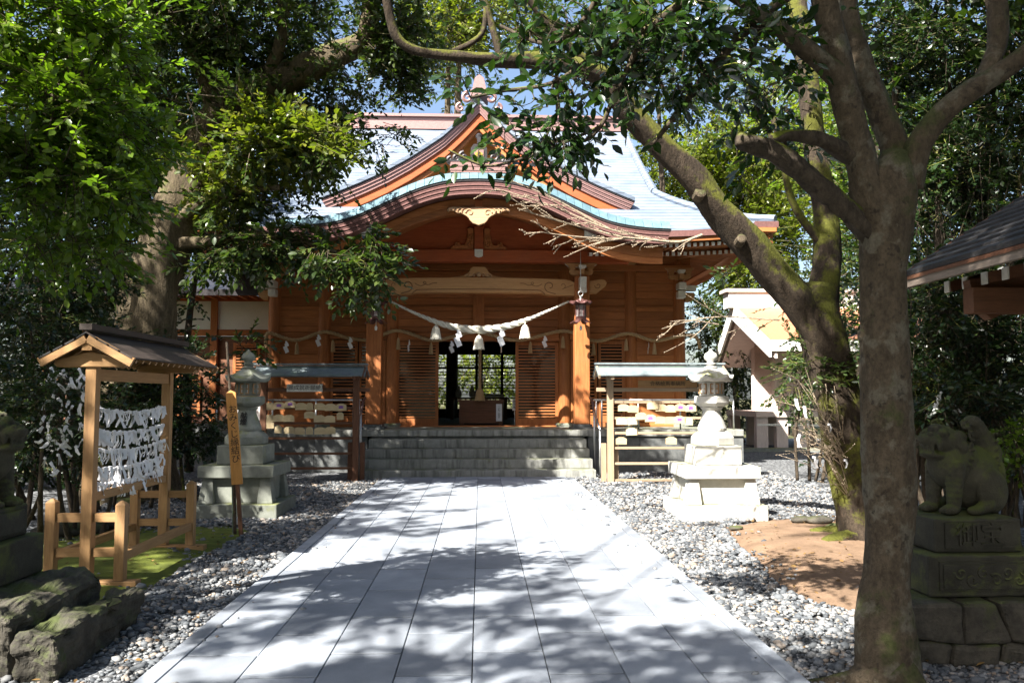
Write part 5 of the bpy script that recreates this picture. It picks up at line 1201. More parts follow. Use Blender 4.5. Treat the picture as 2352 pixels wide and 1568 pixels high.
# ------------------------------------------------------------------ water pavilion roof on the right
t = thing("water_pavilion", "dark shingled pavilion roof reaching in from the right edge", "pavilion", (5.2, 5.5, 0))
EX, EZ, Y0, Y1 = 3.67, 2.56, 2.2, 7.0
RX, RZ = 5.5, 3.72
ns = 16
for i in range(ns):
    t0, t1 = i / ns, (i + 1.25) / ns; t1 = min(t1, 1.02)
    for s_ in (1, -1):
        xa, za, xb, zb = EX + (RX - EX) * t0, EZ + (RZ - EZ) * t0, EX + (RX - EX) * t1, EZ + (RZ - EZ) * t1
        if s_ < 0: xa, xb = 2 * RX - xa, 2 * RX - xb
        b = MB(); b.prism([(xa, za + .035), (xb, zb + .035), (xb, zb + .05), (xa, za + .075)], Y0, Y1); b.build("shingle_course", SHING, t)
for s_ in (1, -1):
    fx = (lambda x: x) if s_ > 0 else (lambda x: 2 * RX - x)
    b = MB(); b.prism([(fx(EX), EZ), (fx(RX), RZ), (fx(RX), RZ + .03), (fx(EX), EZ + .03)], Y0 + .02, Y1 - .02); b.build("roof_deck", WDX, t)
    b = MB(); x0, x1 = sorted((fx(EX + .01), fx(EX + .05))); b.box(x0, x1, Y0 + .01, Y1 - .01, EZ - .06, EZ + .031); b.build("eave_board", WFAS, t)
    for y in np.arange(Y0 + .2, Y1 - .05, .26):
        b = MB(); b.beam((fx(EX + .32), y, EZ - .07), (fx(4.85), y, EZ + .145), .06, .085); e = MB(); b.build("rafter", WDX, t)
        d = MB(); d.box(*sorted((fx(EX + .300), fx(EX + .312))), y - .036, y + .036, EZ - .118, EZ - .022); d.build("rafter_end", PAINT, t)
    for y in (Y0 - .0, Y1 + .0): b = MB(); b.prism([(fx(EX - .02), EZ - .10), (fx(RX), RZ - .12), (fx(RX), RZ + .06), (fx(EX - .02), EZ + .05)], y - .03 if y < 4 else y - .015, y + .02); b.build("bargeboard", WDX, t)
    X = fx(4.72)
    b = MB(); b.box(X - .09, X + .09, Y0 + .4, Y1 - .02, 2.42, 2.66); b.build("plate_beam", WDX, t)
    for y in (Y0 + .9, Y1 - .6):
        b = MB(); b.box(X - .09, X + .09, y - .09, y + .09, .12, 2.42); b.build("post", WDZ, t); b = MB(); b.box(X - .16, X + .16, y - .16, y + .16, 0, .12); b.build("post_base", GRAN, t)
for y in (Y0 + .9, Y1 - .6): b = MB(); b.box(3.9, 2 * RX - 3.9, y - .07, y + .07, 2.22, 2.42); b.build("cross_beam", WDX, t)
b = MB(); b.prism([(3.98, 2.30), (4.12, 2.18), (4.6, 2.42), (4.6, 2.62), (3.95, 2.5)], Y1 - .55, Y1 - .45); b.build("brace", WDX, t)
b = MB(); b.box(RX - .1, RX + .1, Y0 - .05, Y1 + .05, RZ + .06, RZ + .16); b.build("ridge_cap", SHING, t)
# ------------------------------------------------------------------ trees
SH = np.array([SUNV.x / SUNV.z, SUNV.y / SUNV.z])
DAP = np.concatenate([np.stack([rng.uniform(-2.1, 2.2, 44), rng.uniform(4.3, 9.0, 44), rng.uniform(.08, .26, 44)], 1), np.stack([rng.uniform(-4.5, -1.6, 22), rng.uniform(5, 14, 22), rng.uniform(.10, .28, 22)], 1), np.array([(2.9, 16.4, .3), (-1.5, 16.3, .35), (-2.9, 17.2, .3), (2.3, 17.6, .35), (-.2, 15.9, .3)])])
def lit_zone(P):
    """chance that a spray is left out, so that the sun reaches the places it reaches between these crowns"""
    g0 = P[:, :2] - SH * P[:, 2:3]; x, y = g0[:, 0], g0[:, 1]; p = np.zeros(len(P))
    def z(c, v): p[c] = np.maximum(p[c], v)
    z((x > 1.0) & (x < 3.6 + (y - 9) * .83) & (y > 8.6) & (y < 17.0), .992)
    z((x > 4.5) & (x < 9) & (y > 12.2) & (y < 17.0), .9)
    z((x > -.2) & (x < 1.8) & (y > 9.0) & (y < 15.2), .985)
    z((x > -1.2) & (x < 0) & (y > 10) & (y < 15.0), .6)
    z((x > .9) & (x < 2.0 + (y - 4.5) * .83) & (y > 5.3) & (y < 9), .93)
    z((x > -.3) & (x < 1.8) & (y > 7.4) & (y < 9.4), .8)
    z((x > 6) & (x < 15) & (y > 17) & (y < 31), .95); z((np.abs(x) < 6) & (y > 31) & (y < 42), .92)
    for cx, cy, cr in DAP: z(((x - cx) / 1.5) ** 2 + (y - cy) ** 2 < (cr + .05) ** 2, .97)
    g4 = P[:, :2] - SH * (P[:, 2:3] - 4.2); z((P[:, 2] > 6.2) & (g4[:, 0] > -5) & (g4[:, 0] < -1.8) & (g4[:, 1] > 3.6) & (g4[:, 1] < 6.0), .93)
    g6 = P[:, :2] - SH * (P[:, 2:3] - 6.2); x, y = g6[:, 0], g6[:, 1]; up = P[:, 2] > 5.2
    z(up & (np.abs(x) < 4.6) & (y > 15.9) & (y < 24), .74)
    z(up & (x >= 4) & (x < 7) & (y > 15.9) & (y < 24), .5)
    return p
def unit(a): return a / np.maximum(np.linalg.norm(a, axis=-1, keepdims=True), 1e-9)
LEAF2 = np.array([(0, 0, 0), (.5, .5, .16), (1, 0, -.05), (.5, -.5, .16)]); LF2 = np.array([(0, 1, 2), (0, 2, 3)])
LEAF6 = np.array([(0, 0, 0), (.28, .40, .10), (.62, .44, .11), (1.05, 0, -.10), (.62, -.44, .11), (.28, -.40, .10), (.5, 0, .0)]); LF6 = np.array([(0, 1, 6), (1, 2, 6), (2, 3, 6), (3, 4, 6), (4, 5, 6), (5, 0, 6)])
def leaf_arrays(P, D, Nn, L, Wd, rich=False):
    D = unit(D); S = unit(np.cross(Nn, D)); U = np.cross(D, S); T = LEAF6 if rich else LEAF2; FF = LF6 if rich else LF2
    V = P[:, None] + D[:, None] * (T[None, :, 0:1] * L[:, None, None]) + S[:, None] * (T[None, :, 1:2] * Wd[:, None, None]) + U[:, None] * (T[None, :, 2:3] * Wd[:, None, None])
    F = FF[None] + (np.arange(len(P)) * len(T))[:, None, None]
    return V.reshape(-1, 3), F.reshape(-1, 3)
def sprays(blobs, leaf, per=9, droop=.25, ncl=14, spread=.30, cull=True, up=.8, slen=None):
    """blobs: (centre, radii, n). Twigs with leaves left and right of them, gathered in clumps."""
    Ps = []; Ds = []
    for c, r, n in blobs:
        c = np.array(c); r = np.array(r); k = max(3, ncl)
        q = unit(rng.normal(size=(k, 3))) * (rng.random((k, 1)) ** (1 / 2.2)); idx = rng.integers(0, k, n)
        o = q[idx] + rng.normal(size=(n, 3)) * spread * rng.uniform(.5, 1.1, (k, 1))[idx]
        Ps.append(c + o * r); Ds.append(unit(o * .6 + unit(o - q[idx]) * .8 + rng.normal(size=(n, 3)) * .35 + np.array([0, 0, -droop])))
    P = np.concatenate(Ps); D = np.concatenate(Ds)
    if cull:
        k = rng.random(len(P)) >= lit_zone(P); P, D = P[k], D[k]
    k = P[:, 2] > .15; P, D = P[k], D[k]
    n = len(P); sl = (slen or leaf * per * .30) * rng.uniform(.6, 1.25, n)
    t = (np.arange(per) + .4) / per; Q = P[:, None] + D[:, None] * (t[None, :, None] * sl[:, None, None])
    Q[..., 2] -= droop * .35 * (t[None] ** 2) * sl[:, None]
    side = unit(np.cross(D, np.tile([[0, 0, 1.0]], (n, 1)) + rng.normal(size=(n, 3)) * .35)); sg = np.where(np.arange(per) % 2, 1, -1)[None, :, None]
    LD = unit(D[:, None] * .75 + side[:, None] * sg * .9 + rng.normal(size=(n, per, 3)) * .22); LD[:, -1] = D
    NN = unit(np.array([0, 0, up]) + rng.normal(size=(n, per, 3)) * .45)
    Ll = leaf * rng.uniform(.6, 1.2, (n, per))
    return Q.reshape(-1, 3), LD.reshape(-1, 3), NN.reshape(-1, 3), Ll.ravel(), P, D, sl
def crown(name, par, blobs, leaf, mat, ratio=.58, rich=False, twigs=True, tmat=None, **kw):
    Q, LD, NN, Ll, P, D, sl = sprays(blobs, leaf, **kw)
    V, F = leaf_arrays(Q, LD, NN, Ll, Ll * ratio, rich); o = npmesh(name, V, F, mat, par); o['kind'] = 'stuff'
    if twigs:
        n = len(P); S = unit(np.cross(D, [[0, 0, 1.0]])); U = np.cross(D, S); r = leaf * .045
        A = P - D * sl[:, None] * .5; B = P + D * sl[:, None]; ring = [(1, 0), (-.5, .87), (-.5, -.87)]
        V = np.concatenate([np.stack([A + (S * a + U * b) * r * 1.5 for a, b in ring], 1), np.stack([B + (S * a + U * b) * r * .6 for a, b in ring], 1)], 1)
        F = np.array([(0, 1, 4, 3), (1, 2, 5, 4), (2, 0, 3, 5)])[None] + (np.arange(n) * 6)[:, None, None]
        o2 = npmesh("twigs", V.reshape(-1, 3), F.reshape(-1, 4), tmat or B_DARK, par); o2['kind'] = 'stuff'
    return o
def limb(b, pts, n=12, rough=.05, knots=0):
    """pts: (Vector, radius)"""
    A = spline([(*p, r) for p, r in pts], 7); C = A[:, :3]; r = A[:, 3]; k = len(A)
    ph = rnd.uniform(0, 9); base = []
    T = np.gradient(C, axis=0); T = unit(T); nrm = None; V = []
    for i in range(k):
        t = T[i]
        if nrm is None: nrm = np.cross(t, [0.3, .9, .1]); nrm = nrm / np.linalg.norm(nrm)
        else: nrm = nrm - t * np.dot(nrm, t); nrm /= np.linalg.norm(nrm)
        bb = np.cross(t, nrm)
        for j in range(n):
            a = 2 * math.pi * j / n
            w_ = 1 + rough * (math.sin(3 * a + ph + i * .35) + .7 * math.sin(5 * a - ph + i * .5) + .6 * math.sin(2 * a + i * .21 + ph * 2)) + rnd.uniform(-.02, .02)
            V.append(C[i] + (nrm * math.cos(a) + bb * math.sin(a)) * r[i] * w_)
    F = [(i * n + j, i * n + (j + 1) % n, (i + 1) * n + (j + 1) % n, (i + 1) * n + j) for i in range(k - 1) for j in range(n)]
    F += [tuple(range(n))[::-1], tuple(range((k - 1) * n, k * n))]
    b.add(V, F); return C
def pl(L, Yd=None):                       # (vx, vy, Y, radius in picture px) -> (point, radius in m)
    return [(at(x, y, Y), r / FPX * Y) for x, y, Y, r in L]
def blobV(vx, vy, rx, ry, Y, rY, n):
    c = at(vx, vy, Y); return ((c.x, c.y, c.z), (rx / FPX * Y, rY, ry / FPX * Y), n)
def tree(name, label, base, group="trees around the hall"):
    return thing(name, label, "tree", (base[0], base[1], 0), group)
# ---- smooth-barked tree, right foreground
t = tree("smooth_bark_tree", "smooth grey-barked trunk in the right foreground beside the guardian statue", (2.22, 4.5))
b = MB(); limb(b, pl([(2048, 1640, 4.5, 94), (2040, 1560, 4.5, 76), (2032, 1440, 4.5, 66), (2038, 1310, 4.5, 49), (2042, 1180, 4.5, 54), (2042, 1060, 4.5, 60), (2034, 900, 4.5, 57), (2030, 780, 4.5, 53), (2030, 640, 4.5, 50), (2034, 520, 4.5, 59), (2045, 430, 4.5, 61), (2062, 360, 4.52, 39)]), 20, .035)
for kx, ky, kr in ((1990, 770, 24), (2088, 1010, 24)):
    p = at(kx, ky, 4.5); b.add((ICO * np.array([kr / FPX * 4.4] * 3) + np.array(p)).tolist(), ICF.tolist())
b.build("trunk", B_SMOOTH, t, smooth=True)
for nm, L in (("limb", [(2010, 520, 4.5, 47), (1985, 400, 4.48, 37), (1960, 300, 4.45, 34), (1935, 180, 4.42, 32), (1905, 60, 4.4, 29), (1880, -60, 4.35, 27), (1850, -220, 4.3, 22)]),
              ("limb", [(2055, 450, 4.55, 42), (2055, 340, 4.58, 35), (2020, 250, 4.6, 30), (1985, 170, 4.62, 27), (1955, 60, 4.65, 24), (1940, -60, 4.7, 22)]),
              ("limb", [(2085, 430, 4.5, 37), (2112, 330, 4.45, 31), (2170, 255, 4.4, 26), (2260, 190, 4.35, 24), (2352, 125, 4.3, 22), (2450, 40, 4.2, 18)]),
              ("limb", [(2255, 195, 4.36, 20), (2290, 110, 4.4, 21), (2290, 30, 4.4, 23), (2270, -70, 4.45, 21)]),
              ("limb", [(1940, 190, 4.42, 29), (1880, 135, 4.35, 24), (1800, 75, 4.3, 19), (1720, 15, 4.25, 15), (1630, -40, 4.2, 12)]),
              ("cut_branch", [(2040, 590, 4.5, 22), (1990, 530, 4.48, 24), (1930, 470, 4.45, 24), (1850, 400, 4.4, 24), (1775, 350, 4.35, 22), (1730, 332, 4.32, 23), (1700, 322, 4.3, 21), (1690, 320, 4.3, 14)]),
              ("cut_branch", [(2000, 385, 4.46, 17), (1965, 365, 4.45, 18), (1890, 325, 4.4, 17), (1820, 310, 4.36, 15), (1770, 322, 4.35, 13)])):
    b = MB(); limb(b, pl(L), 12, .07 if nm == "limb" else .17); b.build(nm, B_SMOOTH if nm == "limb" else B_DARK, t, smooth=True)
for L in ([(2030, 1545, 4.45, 54), (1960, 1560, 4.45, 25), (1900, 1568, 4.5, 15), (1850, 1580, 4.5, 7)], [(2060, 1540, 4.4, 42), (2120, 1600, 4.3, 25), (2150, 1660, 4.2, 8)]):
    b = MB(); limb(b, [(Vector((p.x, p.y, max(p.z, .01))), r) for p, r in pl(L)], 8, .1); b.build("root", B_SMOOTH, t, smooth=True)
# its glossy leaves hang over the path: 300 of them one by one, the rest as a mass
hang_bl = [blobV(1180, 215, 110, 45, 4.6, .30, 20), blobV(1330, 260, 150, 80, 4.5, .35, 74), blobV(1240, 330, 120, 50, 4.5, .3, 24), blobV(1420, 170, 150, 90, 4.4, .4, 49), blobV(1200, 60, 150, 70, 4.8, .4, 18), blobV(1380, 60, 170, 90, 4.5, .4, 43), blobV(1560, 110, 170, 120, 4.4, .5, 110), blobV(1720, 170, 150, 140, 4.6, .5, 104), blobV(1330, 20, 300, 60, 4.4, .5, 40), blobV(1640, 30, 200, 70, 4.3, .5, 71), blobV(1090, 350, 60, 18, 4.6, .1, 4), blobV(1800, 330, 90, 60, 4.9, .3, 22)]
Q, LD, NN, Ll, P, D, sl = sprays(hang_bl, .082, per=5, droop=.45, ncl=11, spread=.34, cull=False, slen=.16)
rim = np.argsort(Q[:, 2] / Q[:, 1])[:300]; rest = np.setdiff1d(np.arange(len(Q)), rim)
V, F = leaf_arrays(Q[rest], LD[rest], NN[rest], Ll[rest], Ll[rest] * .56, True); o = npmesh("crown", V, F, L_CAM, t); o['kind'] = 'stuff'
V, F = leaf_arrays(np.zeros((1, 3)), np.array([[1.0, 0, 0]]), np.array([[0, 0, 1.0]]), np.array([1.0]), np.array([.56]), True)
lf = npmesh("leaf", V, F, L_CAM, None, origin=(0, 0, 0))
for i in rim:
    d = Vector(LD[i]).normalized(); s_ = Vector(NN[i]).cross(d).normalized(); u = d.cross(s_)
    M = Matrix((d, s_, u)).transposed(); o = share(lf, Q[i], t, M.to_euler(), (Ll[i],) * 3)
bpy.data.objects.remove(lf)
def twig_lines(P, D, sl, r, anchors, mat, par, name="twigs"):
    b = MB(); A = np.array([tuple(a) for a in anchors])
    for p, d, s_ in zip(P, D, sl):
        a = A[np.argmin(np.linalg.norm(A - p, axis=1))]; m = (a + p) / 2 + rng.normal(0, .04, 3); b.tube(spline([tuple(a), tuple(m), tuple(p), tuple(p + d * s_)], 3), list(np.linspace(r * 1.8, r * .5, 10)), 4, cap=False)
    o = b.build(name, mat, par, recalc=False); o['kind'] = 'stuff'
br = [[(1880, -60, 4.35, 16), (1760, 30, 4.35, 13), (1640, 150, 4.4, 10), (1540, 280, 4.45, 7), (1500, 330, 4.5, 4)], [(1640, -40, 4.2, 14), (1500, 60, 4.3, 9), (1430, 180, 4.4, 7), (1380, 290, 4.5, 5), (1330, 330, 4.5, 3)], [(1500, 60, 4.3, 8), (1380, 120, 4.4, 7), (1270, 190, 4.5, 5), (1150, 210, 4.6, 4), (1080, 225, 4.6, 3)], [(1400, -60, 4.3, 9), (1330, 60, 4.4, 7), (1250, 100, 4.6, 5), (1150, 60, 4.8, 4)], [(1380, 290, 4.5, 4), (1290, 330, 4.5, 4), (1180, 370, 4.55, 3), (1110, 380, 4.6, 3), (1030, 345, 4.6, 2.5)], [(1760, 30, 4.4, 9), (1720, 160, 4.5, 7), (1760, 290, 4.8, 5), (1820, 340, 4.9, 4)]]
anch = []
for L in br:
    b = MB(); C = limb(b, pl(L), 6, .05); b.build("branch", B_DARK, t, smooth=True); anch += [tuple(c) for c in C]
twig_lines(P[::2], D[::2], sl[::2], .0022, anch, B_DARK, t)
# ---- mossy leaning tree
t = tree("mossy_tree", "dark mossy tree forking low, one limb arching over the path", (3.95, 8.95))
b = MB(); limb(b, pl([(1992, 1262, 8.95, 67.9), (1978, 1215, 8.95, 53.9), (1958, 1120, 8.97, 48.7), (1938, 1000, 9, 47.0), (1915, 880, 9, 47.9), (1895, 790, 9, 52.2), (1880, 720, 9, 50.5), (1885, 660, 9.05, 38.3)]), 18, .06); b.build("trunk", B_MOSSY, t, smooth=True)
for L in ([(1905, 810, 9, 40.0), (1840, 700, 8.95, 40.0), (1765, 615, 8.9, 38.3), (1705, 545, 8.8, 38.3), (1640, 470, 8.7, 34.8), (1585, 400, 8.6, 33.1), (1520, 335, 8.5, 28.7), (1450, 265, 8.4, 27.8), (1400, 190, 8.3, 27.8), (1340, 158, 8.2, 22.6), (1240, 140, 8.1, 19.1), (1140, 138, 8.0, 16.5), (1050, 130, 7.9, 13.1), (960, 118, 7.8, 11.3), (915, 90, 7.75, 11.3), (895, 40, 7.7, 10.4), (882, -50, 7.6, 9.6)],
          [(1885, 720, 9, 36.5), (1900, 610, 9.1, 31.3), (1893, 480, 9.2, 27.8), (1872, 340, 9.2, 26.1), (1855, 180, 9.3, 24.4), (1835, 40, 9.4, 21.8), (1820, -80, 9.5, 19.1)],
          [(1150, 132, 8.0, 10.4), (1135, 80, 8.0, 8.7), (1118, 20, 8.0, 7.8), (1100, -50, 8, 7.0)], [(1040, 118, 7.9, 7.0), (1085, 98, 7.9, 7.0), (1110, 70, 7.95, 6.1), (1115, 20, 8, 5.2)],
          [(1380, 170, 8.3, 13.9), (1290, 90, 8.2, 10.4), (1230, 20, 8.1, 8.7), (1190, -40, 8.0, 7.8)],
          [(1890, 560, 9.15, 12.2), (1840, 500, 9.1, 9.6), (1810, 430, 9.1, 7.8), (1790, 330, 9.1, 6.1), (1760, 220, 9.1, 4.3)]):
    b = MB(); limb(b, pl(L), 14, .07); b.build("limb", B_MOSSY, t, smooth=True)
for kx, ky, Y, kr in ((1606, 447, 8.56, 12), (1700, 553, 8.66, 10)):
    p = at(kx, ky, Y); b = MB(); b.lathe([(kr / FPX * 8.5 * 1.3, -.05), (kr / FPX * 8.5 * 1.15, .06), (kr / FPX * 8.5 * .75, .07)], (0, 0, 0), 12); b.xf(Matrix.Translation(p) @ Matrix.Rotation(R(75), 4, 'X')); b.build("branch_scar", B_SMOOTH, t)
for L in ([(1985, 1235, 8.9, 40), (1945, 1245, 8.8, 24), (1895, 1262, 8.6, 12)], [(1970, 1230, 9, 35), (1925, 1225, 9.1, 20), (1860, 1222, 9.2, 8)]):
    b = MB(); limb(b, [(Vector((p.x, p.y, max(.03, p.z))), r) for p, r in pl(L)], 8, .1); b.build("root", B_MOSSY, t, smooth=True)
# bare flowering twigs
def twigs(b, p0, p1, r0, n, depth=0):
    p0, p1 = Vector(p0), Vector(p1); L = (p1 - p0).length; m = p0.lerp(p1, .5) + Vector((rnd.uniform(-.06, .06), rnd.uniform(-.06, .06), rnd.uniform(-.04, .06))) * L
    C = spline([tuple(p0), tuple(m), tuple(p1)], 6); b.tube(C, list(np.linspace(r0, r0 * .35, len(C))), 5)
    for q in C[2::2]:
        if depth > 0: b.add((ICO * .006 + q + rng.normal(0, .004, 3)).tolist(), ICF.tolist())
    if depth < 2:
        for k in range(n):
            q = Vector(C[int((.2 + .75 * rnd.random()) * (len(C) - 1))]); d = (p1 - p0).normalized(); dd = (d * .8 + Vector((rnd.uniform(-.3, .3), rnd.uniform(-.5, .5), rnd.uniform(-.55, .5)))).normalized()
            twigs(b, q, q + dd * L * rnd.uniform(.22, .5), r0 * .55, max(1, n - 3), depth + 1)
b = MB()
for P_ in ([(1612, 540), (1560, 556), (1500, 552), (1430, 545)], [(1500, 552), (1380, 520), (1260, 470), (1130, 430)], [(1430, 545), (1300, 512), (1190, 480)], [(1450, 548), (1380, 548), (1290, 540), (1240, 532)], [(1380, 520), (1280, 460), (1150, 405)]):
    L = [at(x, y, 8.75 - .1 * i) for i, (x, y) in enumerate(P_)]; C = spline([tuple(q) for q in L], 5); b.tube(C, list(np.linspace(.020 if P_[0][0] > 1600 else .012, .012 if P_[0][0] > 1600 else .004, len(C))), 6)
    for i in range(2, len(C) - 1, 2):
        d = Vector(C[i] - C[i - 1]).normalized(); dd = (d + Vector((0, rnd.uniform(-.5, .5), rnd.uniform(-.6, .5)))).normalized(); twigs(b, C[i], Vector(C[i]) + dd * rnd.uniform(.15, .5), .007, 3, 1)
for L0 in ((1790, 735, 1520, 755), (1650, 745, 1540, 738)): twigs(b, at(L0[0], L0[1], 8.9), at(L0[2], L0[3], 8.6), .010, 4, 0)
for i in range(10): twigs(b, at(1960 + rnd.uniform(-15, 15), 1100 - 40 * rnd.random(), 8.85), at(1800 + rnd.uniform(-20, 120), 880 + rnd.uniform(-40, 140), 8.7), .007, 4, 0)
for i in range(6): twigs(b, at(1955, 1150, 8.85), at(1870 + rnd.uniform(-60, 40), 960 + rnd.uniform(-40, 120), 8.5), .006, 3, 0)
o = b.build("bare_twigs", B_PALE, t, recalc=False); o['kind'] = 'stuff'
crown("leaf_sprig", t, [blobV(1170, 345, 120, 20, 8.2, .1, 3), blobV(1680, 630, 20, 12, 8.7, .1, 6), blobV(1870, 850, 55, 60, 8.9, .2, 60)], .085, L_MID, .4, True, per=7, cull=False, ncl=5)
crown("crown", t, [blobV(1790, 160, 130, 150, 9.6, 1.0, 420), blobV(1690, 230, 120, 100, 9.4, .9, 240), blobV(1850, -80, 250, 120, 9.5, 1.5, 400)], .085, L_MID, per=8, ncl=18)
for (vx, vy, lb) in ((1828, 918, "white paper slip tied highest on the bare twigs by the mossy tree"), (1848, 935, "folded white paper slip on a twig left of the mossy trunk"), (1905, 975, "white paper slip on a twig close beside the mossy trunk"), (1836, 1000, "small white paper slip low on the bare twigs"), (1942, 1057, "bright white paper slip at the foot of the bare twigs"), (1870, 1050, "pale paper slip hanging low left of the mossy trunk")):
    p = at(vx, vy, 8.55); o = share(SL[rnd.randrange(6)], p, None, (0, rnd.uniform(-.5, .5), rnd.uniform(-1, 1)), (1.15, 1.15, 1.1)); tag(o, lb, "paper slip", "paper slips on the bare twigs")
# ---- the great tree on the left
t = tree("great_tree", "huge rough-barked evergreen tree on the left, dark crown spreading over the hall", (-5.35, 13.0))
b = MB(); limb(b, pl([(290, 1150, 13, 120), (300, 1060, 13, 92), (315, 920, 13, 74), (330, 780, 13, 66), (350, 660, 13, 60), (378, 560, 13, 56), (420, 450, 12.9, 50), (470, 340, 12.8, 47), (515, 250, 12.7, 46)]), 22, .075); b.build("trunk", B_BIG, t, smooth=True)
for L in ([(510, 270, 12.7, 36), (485, 190, 12.6, 27), (440, 90, 12.5, 24), (395, 0, 12.4, 21), (360, -90, 12.3, 18)], [(515, 265, 12.7, 42), (580, 215, 12.6, 42), (670, 170, 12.5, 36), (770, 130, 12.4, 30), (835, 90, 12.3, 25), (850, 10, 12.2, 20), (840, -80, 12, 16)],
          [(400, 520, 12.9, 20), (460, 470, 12.6, 14), (540, 440, 12.2, 10), (640, 430, 11.9, 7)], [(380, 560, 12.9, 18), (480, 555, 12.8, 13), (600, 540, 12.6, 9), (720, 560, 12.4, 6), (850, 620, 12.2, 3)], [(350, 680, 12.9, 16), (290, 600, 12.5, 12), (200, 520, 12, 9), (80, 470, 11.5, 6)],
          [(600, 210, 12.5, 18), (640, 110, 12.2, 14), (650, 20, 12, 12), (640, -60, 11.8, 9)]):
    b = MB(); limb(b, pl(L), 12, .08); b.build("limb", B_BIG, t, smooth=True)
b = MB()
for L in ([(575, 250), (540, 225), (500, 222), (430, 215)], [(430, 217), (452, 290), (445, 340), (418, 375)], [(452, 300), (480, 330), (495, 350)], [(420, 372), (440, 400), (462, 425)], [(590, 190), (570, 200), (548, 228)]): b.tube(spline([tuple(at(x, y, 12.0)) for x, y in L], 6), .011, 6)
b.build("dead_branch", B_PALE, t, smooth=True)
crown("crown", t, [blobV(380, 60, 170, 150, 12.5, 1.6, 630), blobV(600, 70, 200, 130, 12.5, 1.6, 770), blobV(790, 110, 150, 130, 12.2, 1.5, 700), blobV(840, 250, 110, 110, 12.3, 1.2, 392), blobV(700, 230, 160, 110, 12.6, 1.4, 490), blobV(560, 330, 170, 110, 12, 1.4, 364), blobV(930, 90, 80, 110, 12.2, 1.1, 294), blobV(760, 340, 90, 60, 11.6, .9, 140), blobV(300, 250, 160, 150, 12.8, 1.5, 525), blobV(420, -120, 420, 130, 12, 2.5, 630), blobV(850, -80, 280, 110, 12, 2, 420)], .105, L_MID, .62, per=10, ncl=24, spread=.21, tmat=B_BIG)
crown("low_sprays", t, [blobV(560, 350, 130, 60, 12.0, 0.69, 94), blobV(700, 355, 130, 50, 11.8, 0.69, 132), blobV(640, 300, 120, 40, 11.9, 0.57, 70), blobV(520, 410, 120, 50, 12.1, 0.69, 78), blobV(770, 320, 60, 30, 11.7, 0.46, 35)], .115, L_YEL, .62, True, per=10, ncl=12, spread=.26, droop=.1, cull=False)
crown("hanging_sprays", t, [blobV(600, 560, 170, 60, 12.5, 0.80, 131), blobV(770, 590, 120, 55, 12.3, 0.57, 117), blobV(840, 640, 60, 45, 12.2, 0.40, 59), blobV(870, 560, 40, 50, 12.1, 0.34, 28), blobV(560, 480, 130, 60, 12.6, 0.80, 76), blobV(500, 600, 70, 45, 13.0, 0.69, 48), blobV(560, 800, 40, 40, 13.7, 0.34, 15)], .12, L_MID, .62, True, per=9, ncl=12, spread=.28, droop=.5, cull=False)
# ---- bright tree at the left edge
t = tree("bright_leaf_tree", "bright green small-leaved tree leaning in at the upper left edge", (-4.7, 4.3))
b = MB(); limb(b, [(Vector((-4.7, 4.3, 0)), .12), (Vector((-4.6, 4.3, 1.3)), .10), (Vector((-4.2, 4.45, 2.4)), .085), (Vector((-3.7, 4.6, 3.4)), .065), (Vector((-3.2, 4.7, 4.6)), .04)], 12, .06); b.build("trunk", B_DARK, t, smooth=True)
for L in ([(-120, 210, 4.60, 14), (0, 150, 4.60, 12), (90, 112, 4.70, 11), (175, 80, 4.80, 9), (290, 20, 4.90, 6), (330, -40, 4.90, 4)], [(30, 140, 4.60, 7), (10, 60, 4.60, 6), (-10, -30, 4.60, 5)], [(105, 100, 4.70, 5), (130, 60, 4.70, 4), (140, 0, 4.70, 4)], [(-100, 180, 4.60, 6), (60, 200, 4.50, 5), (200, 250, 4.40, 3)], [(-60, 330, 4.60, 7), (60, 350, 4.60, 5), (150, 420, 4.60, 3)]):
    b = MB(); limb(b, pl(L), 7, .07); b.build("branch", B_DARK, t, smooth=True)
crown("crown", t, [blobV(90, 60, 170, 120, 4.8, 0.60, 257), blobV(230, 110, 110, 110, 4.9, 0.52, 164), blobV(60, 250, 150, 120, 4.6, 0.52, 234), blobV(200, 290, 130, 110, 4.7, 0.52, 195), blobV(80, 420, 140, 100, 4.8, 0.52, 179), blobV(230, 430, 130, 80, 4.8, 0.45, 117), blobV(120, 540, 150, 80, 4.9, 0.52, 148), blobV(300, 330, 70, 60, 4.8, 0.38, 35), blobV(-120, 150, 150, 260, 4.6, 0.75, 234), blobV(100, -90, 260, 80, 4.6, 0.75, 195)], .056, L_BRI, .62, True, per=9, ncl=16, spread=.27, droop=.15, cull=False)
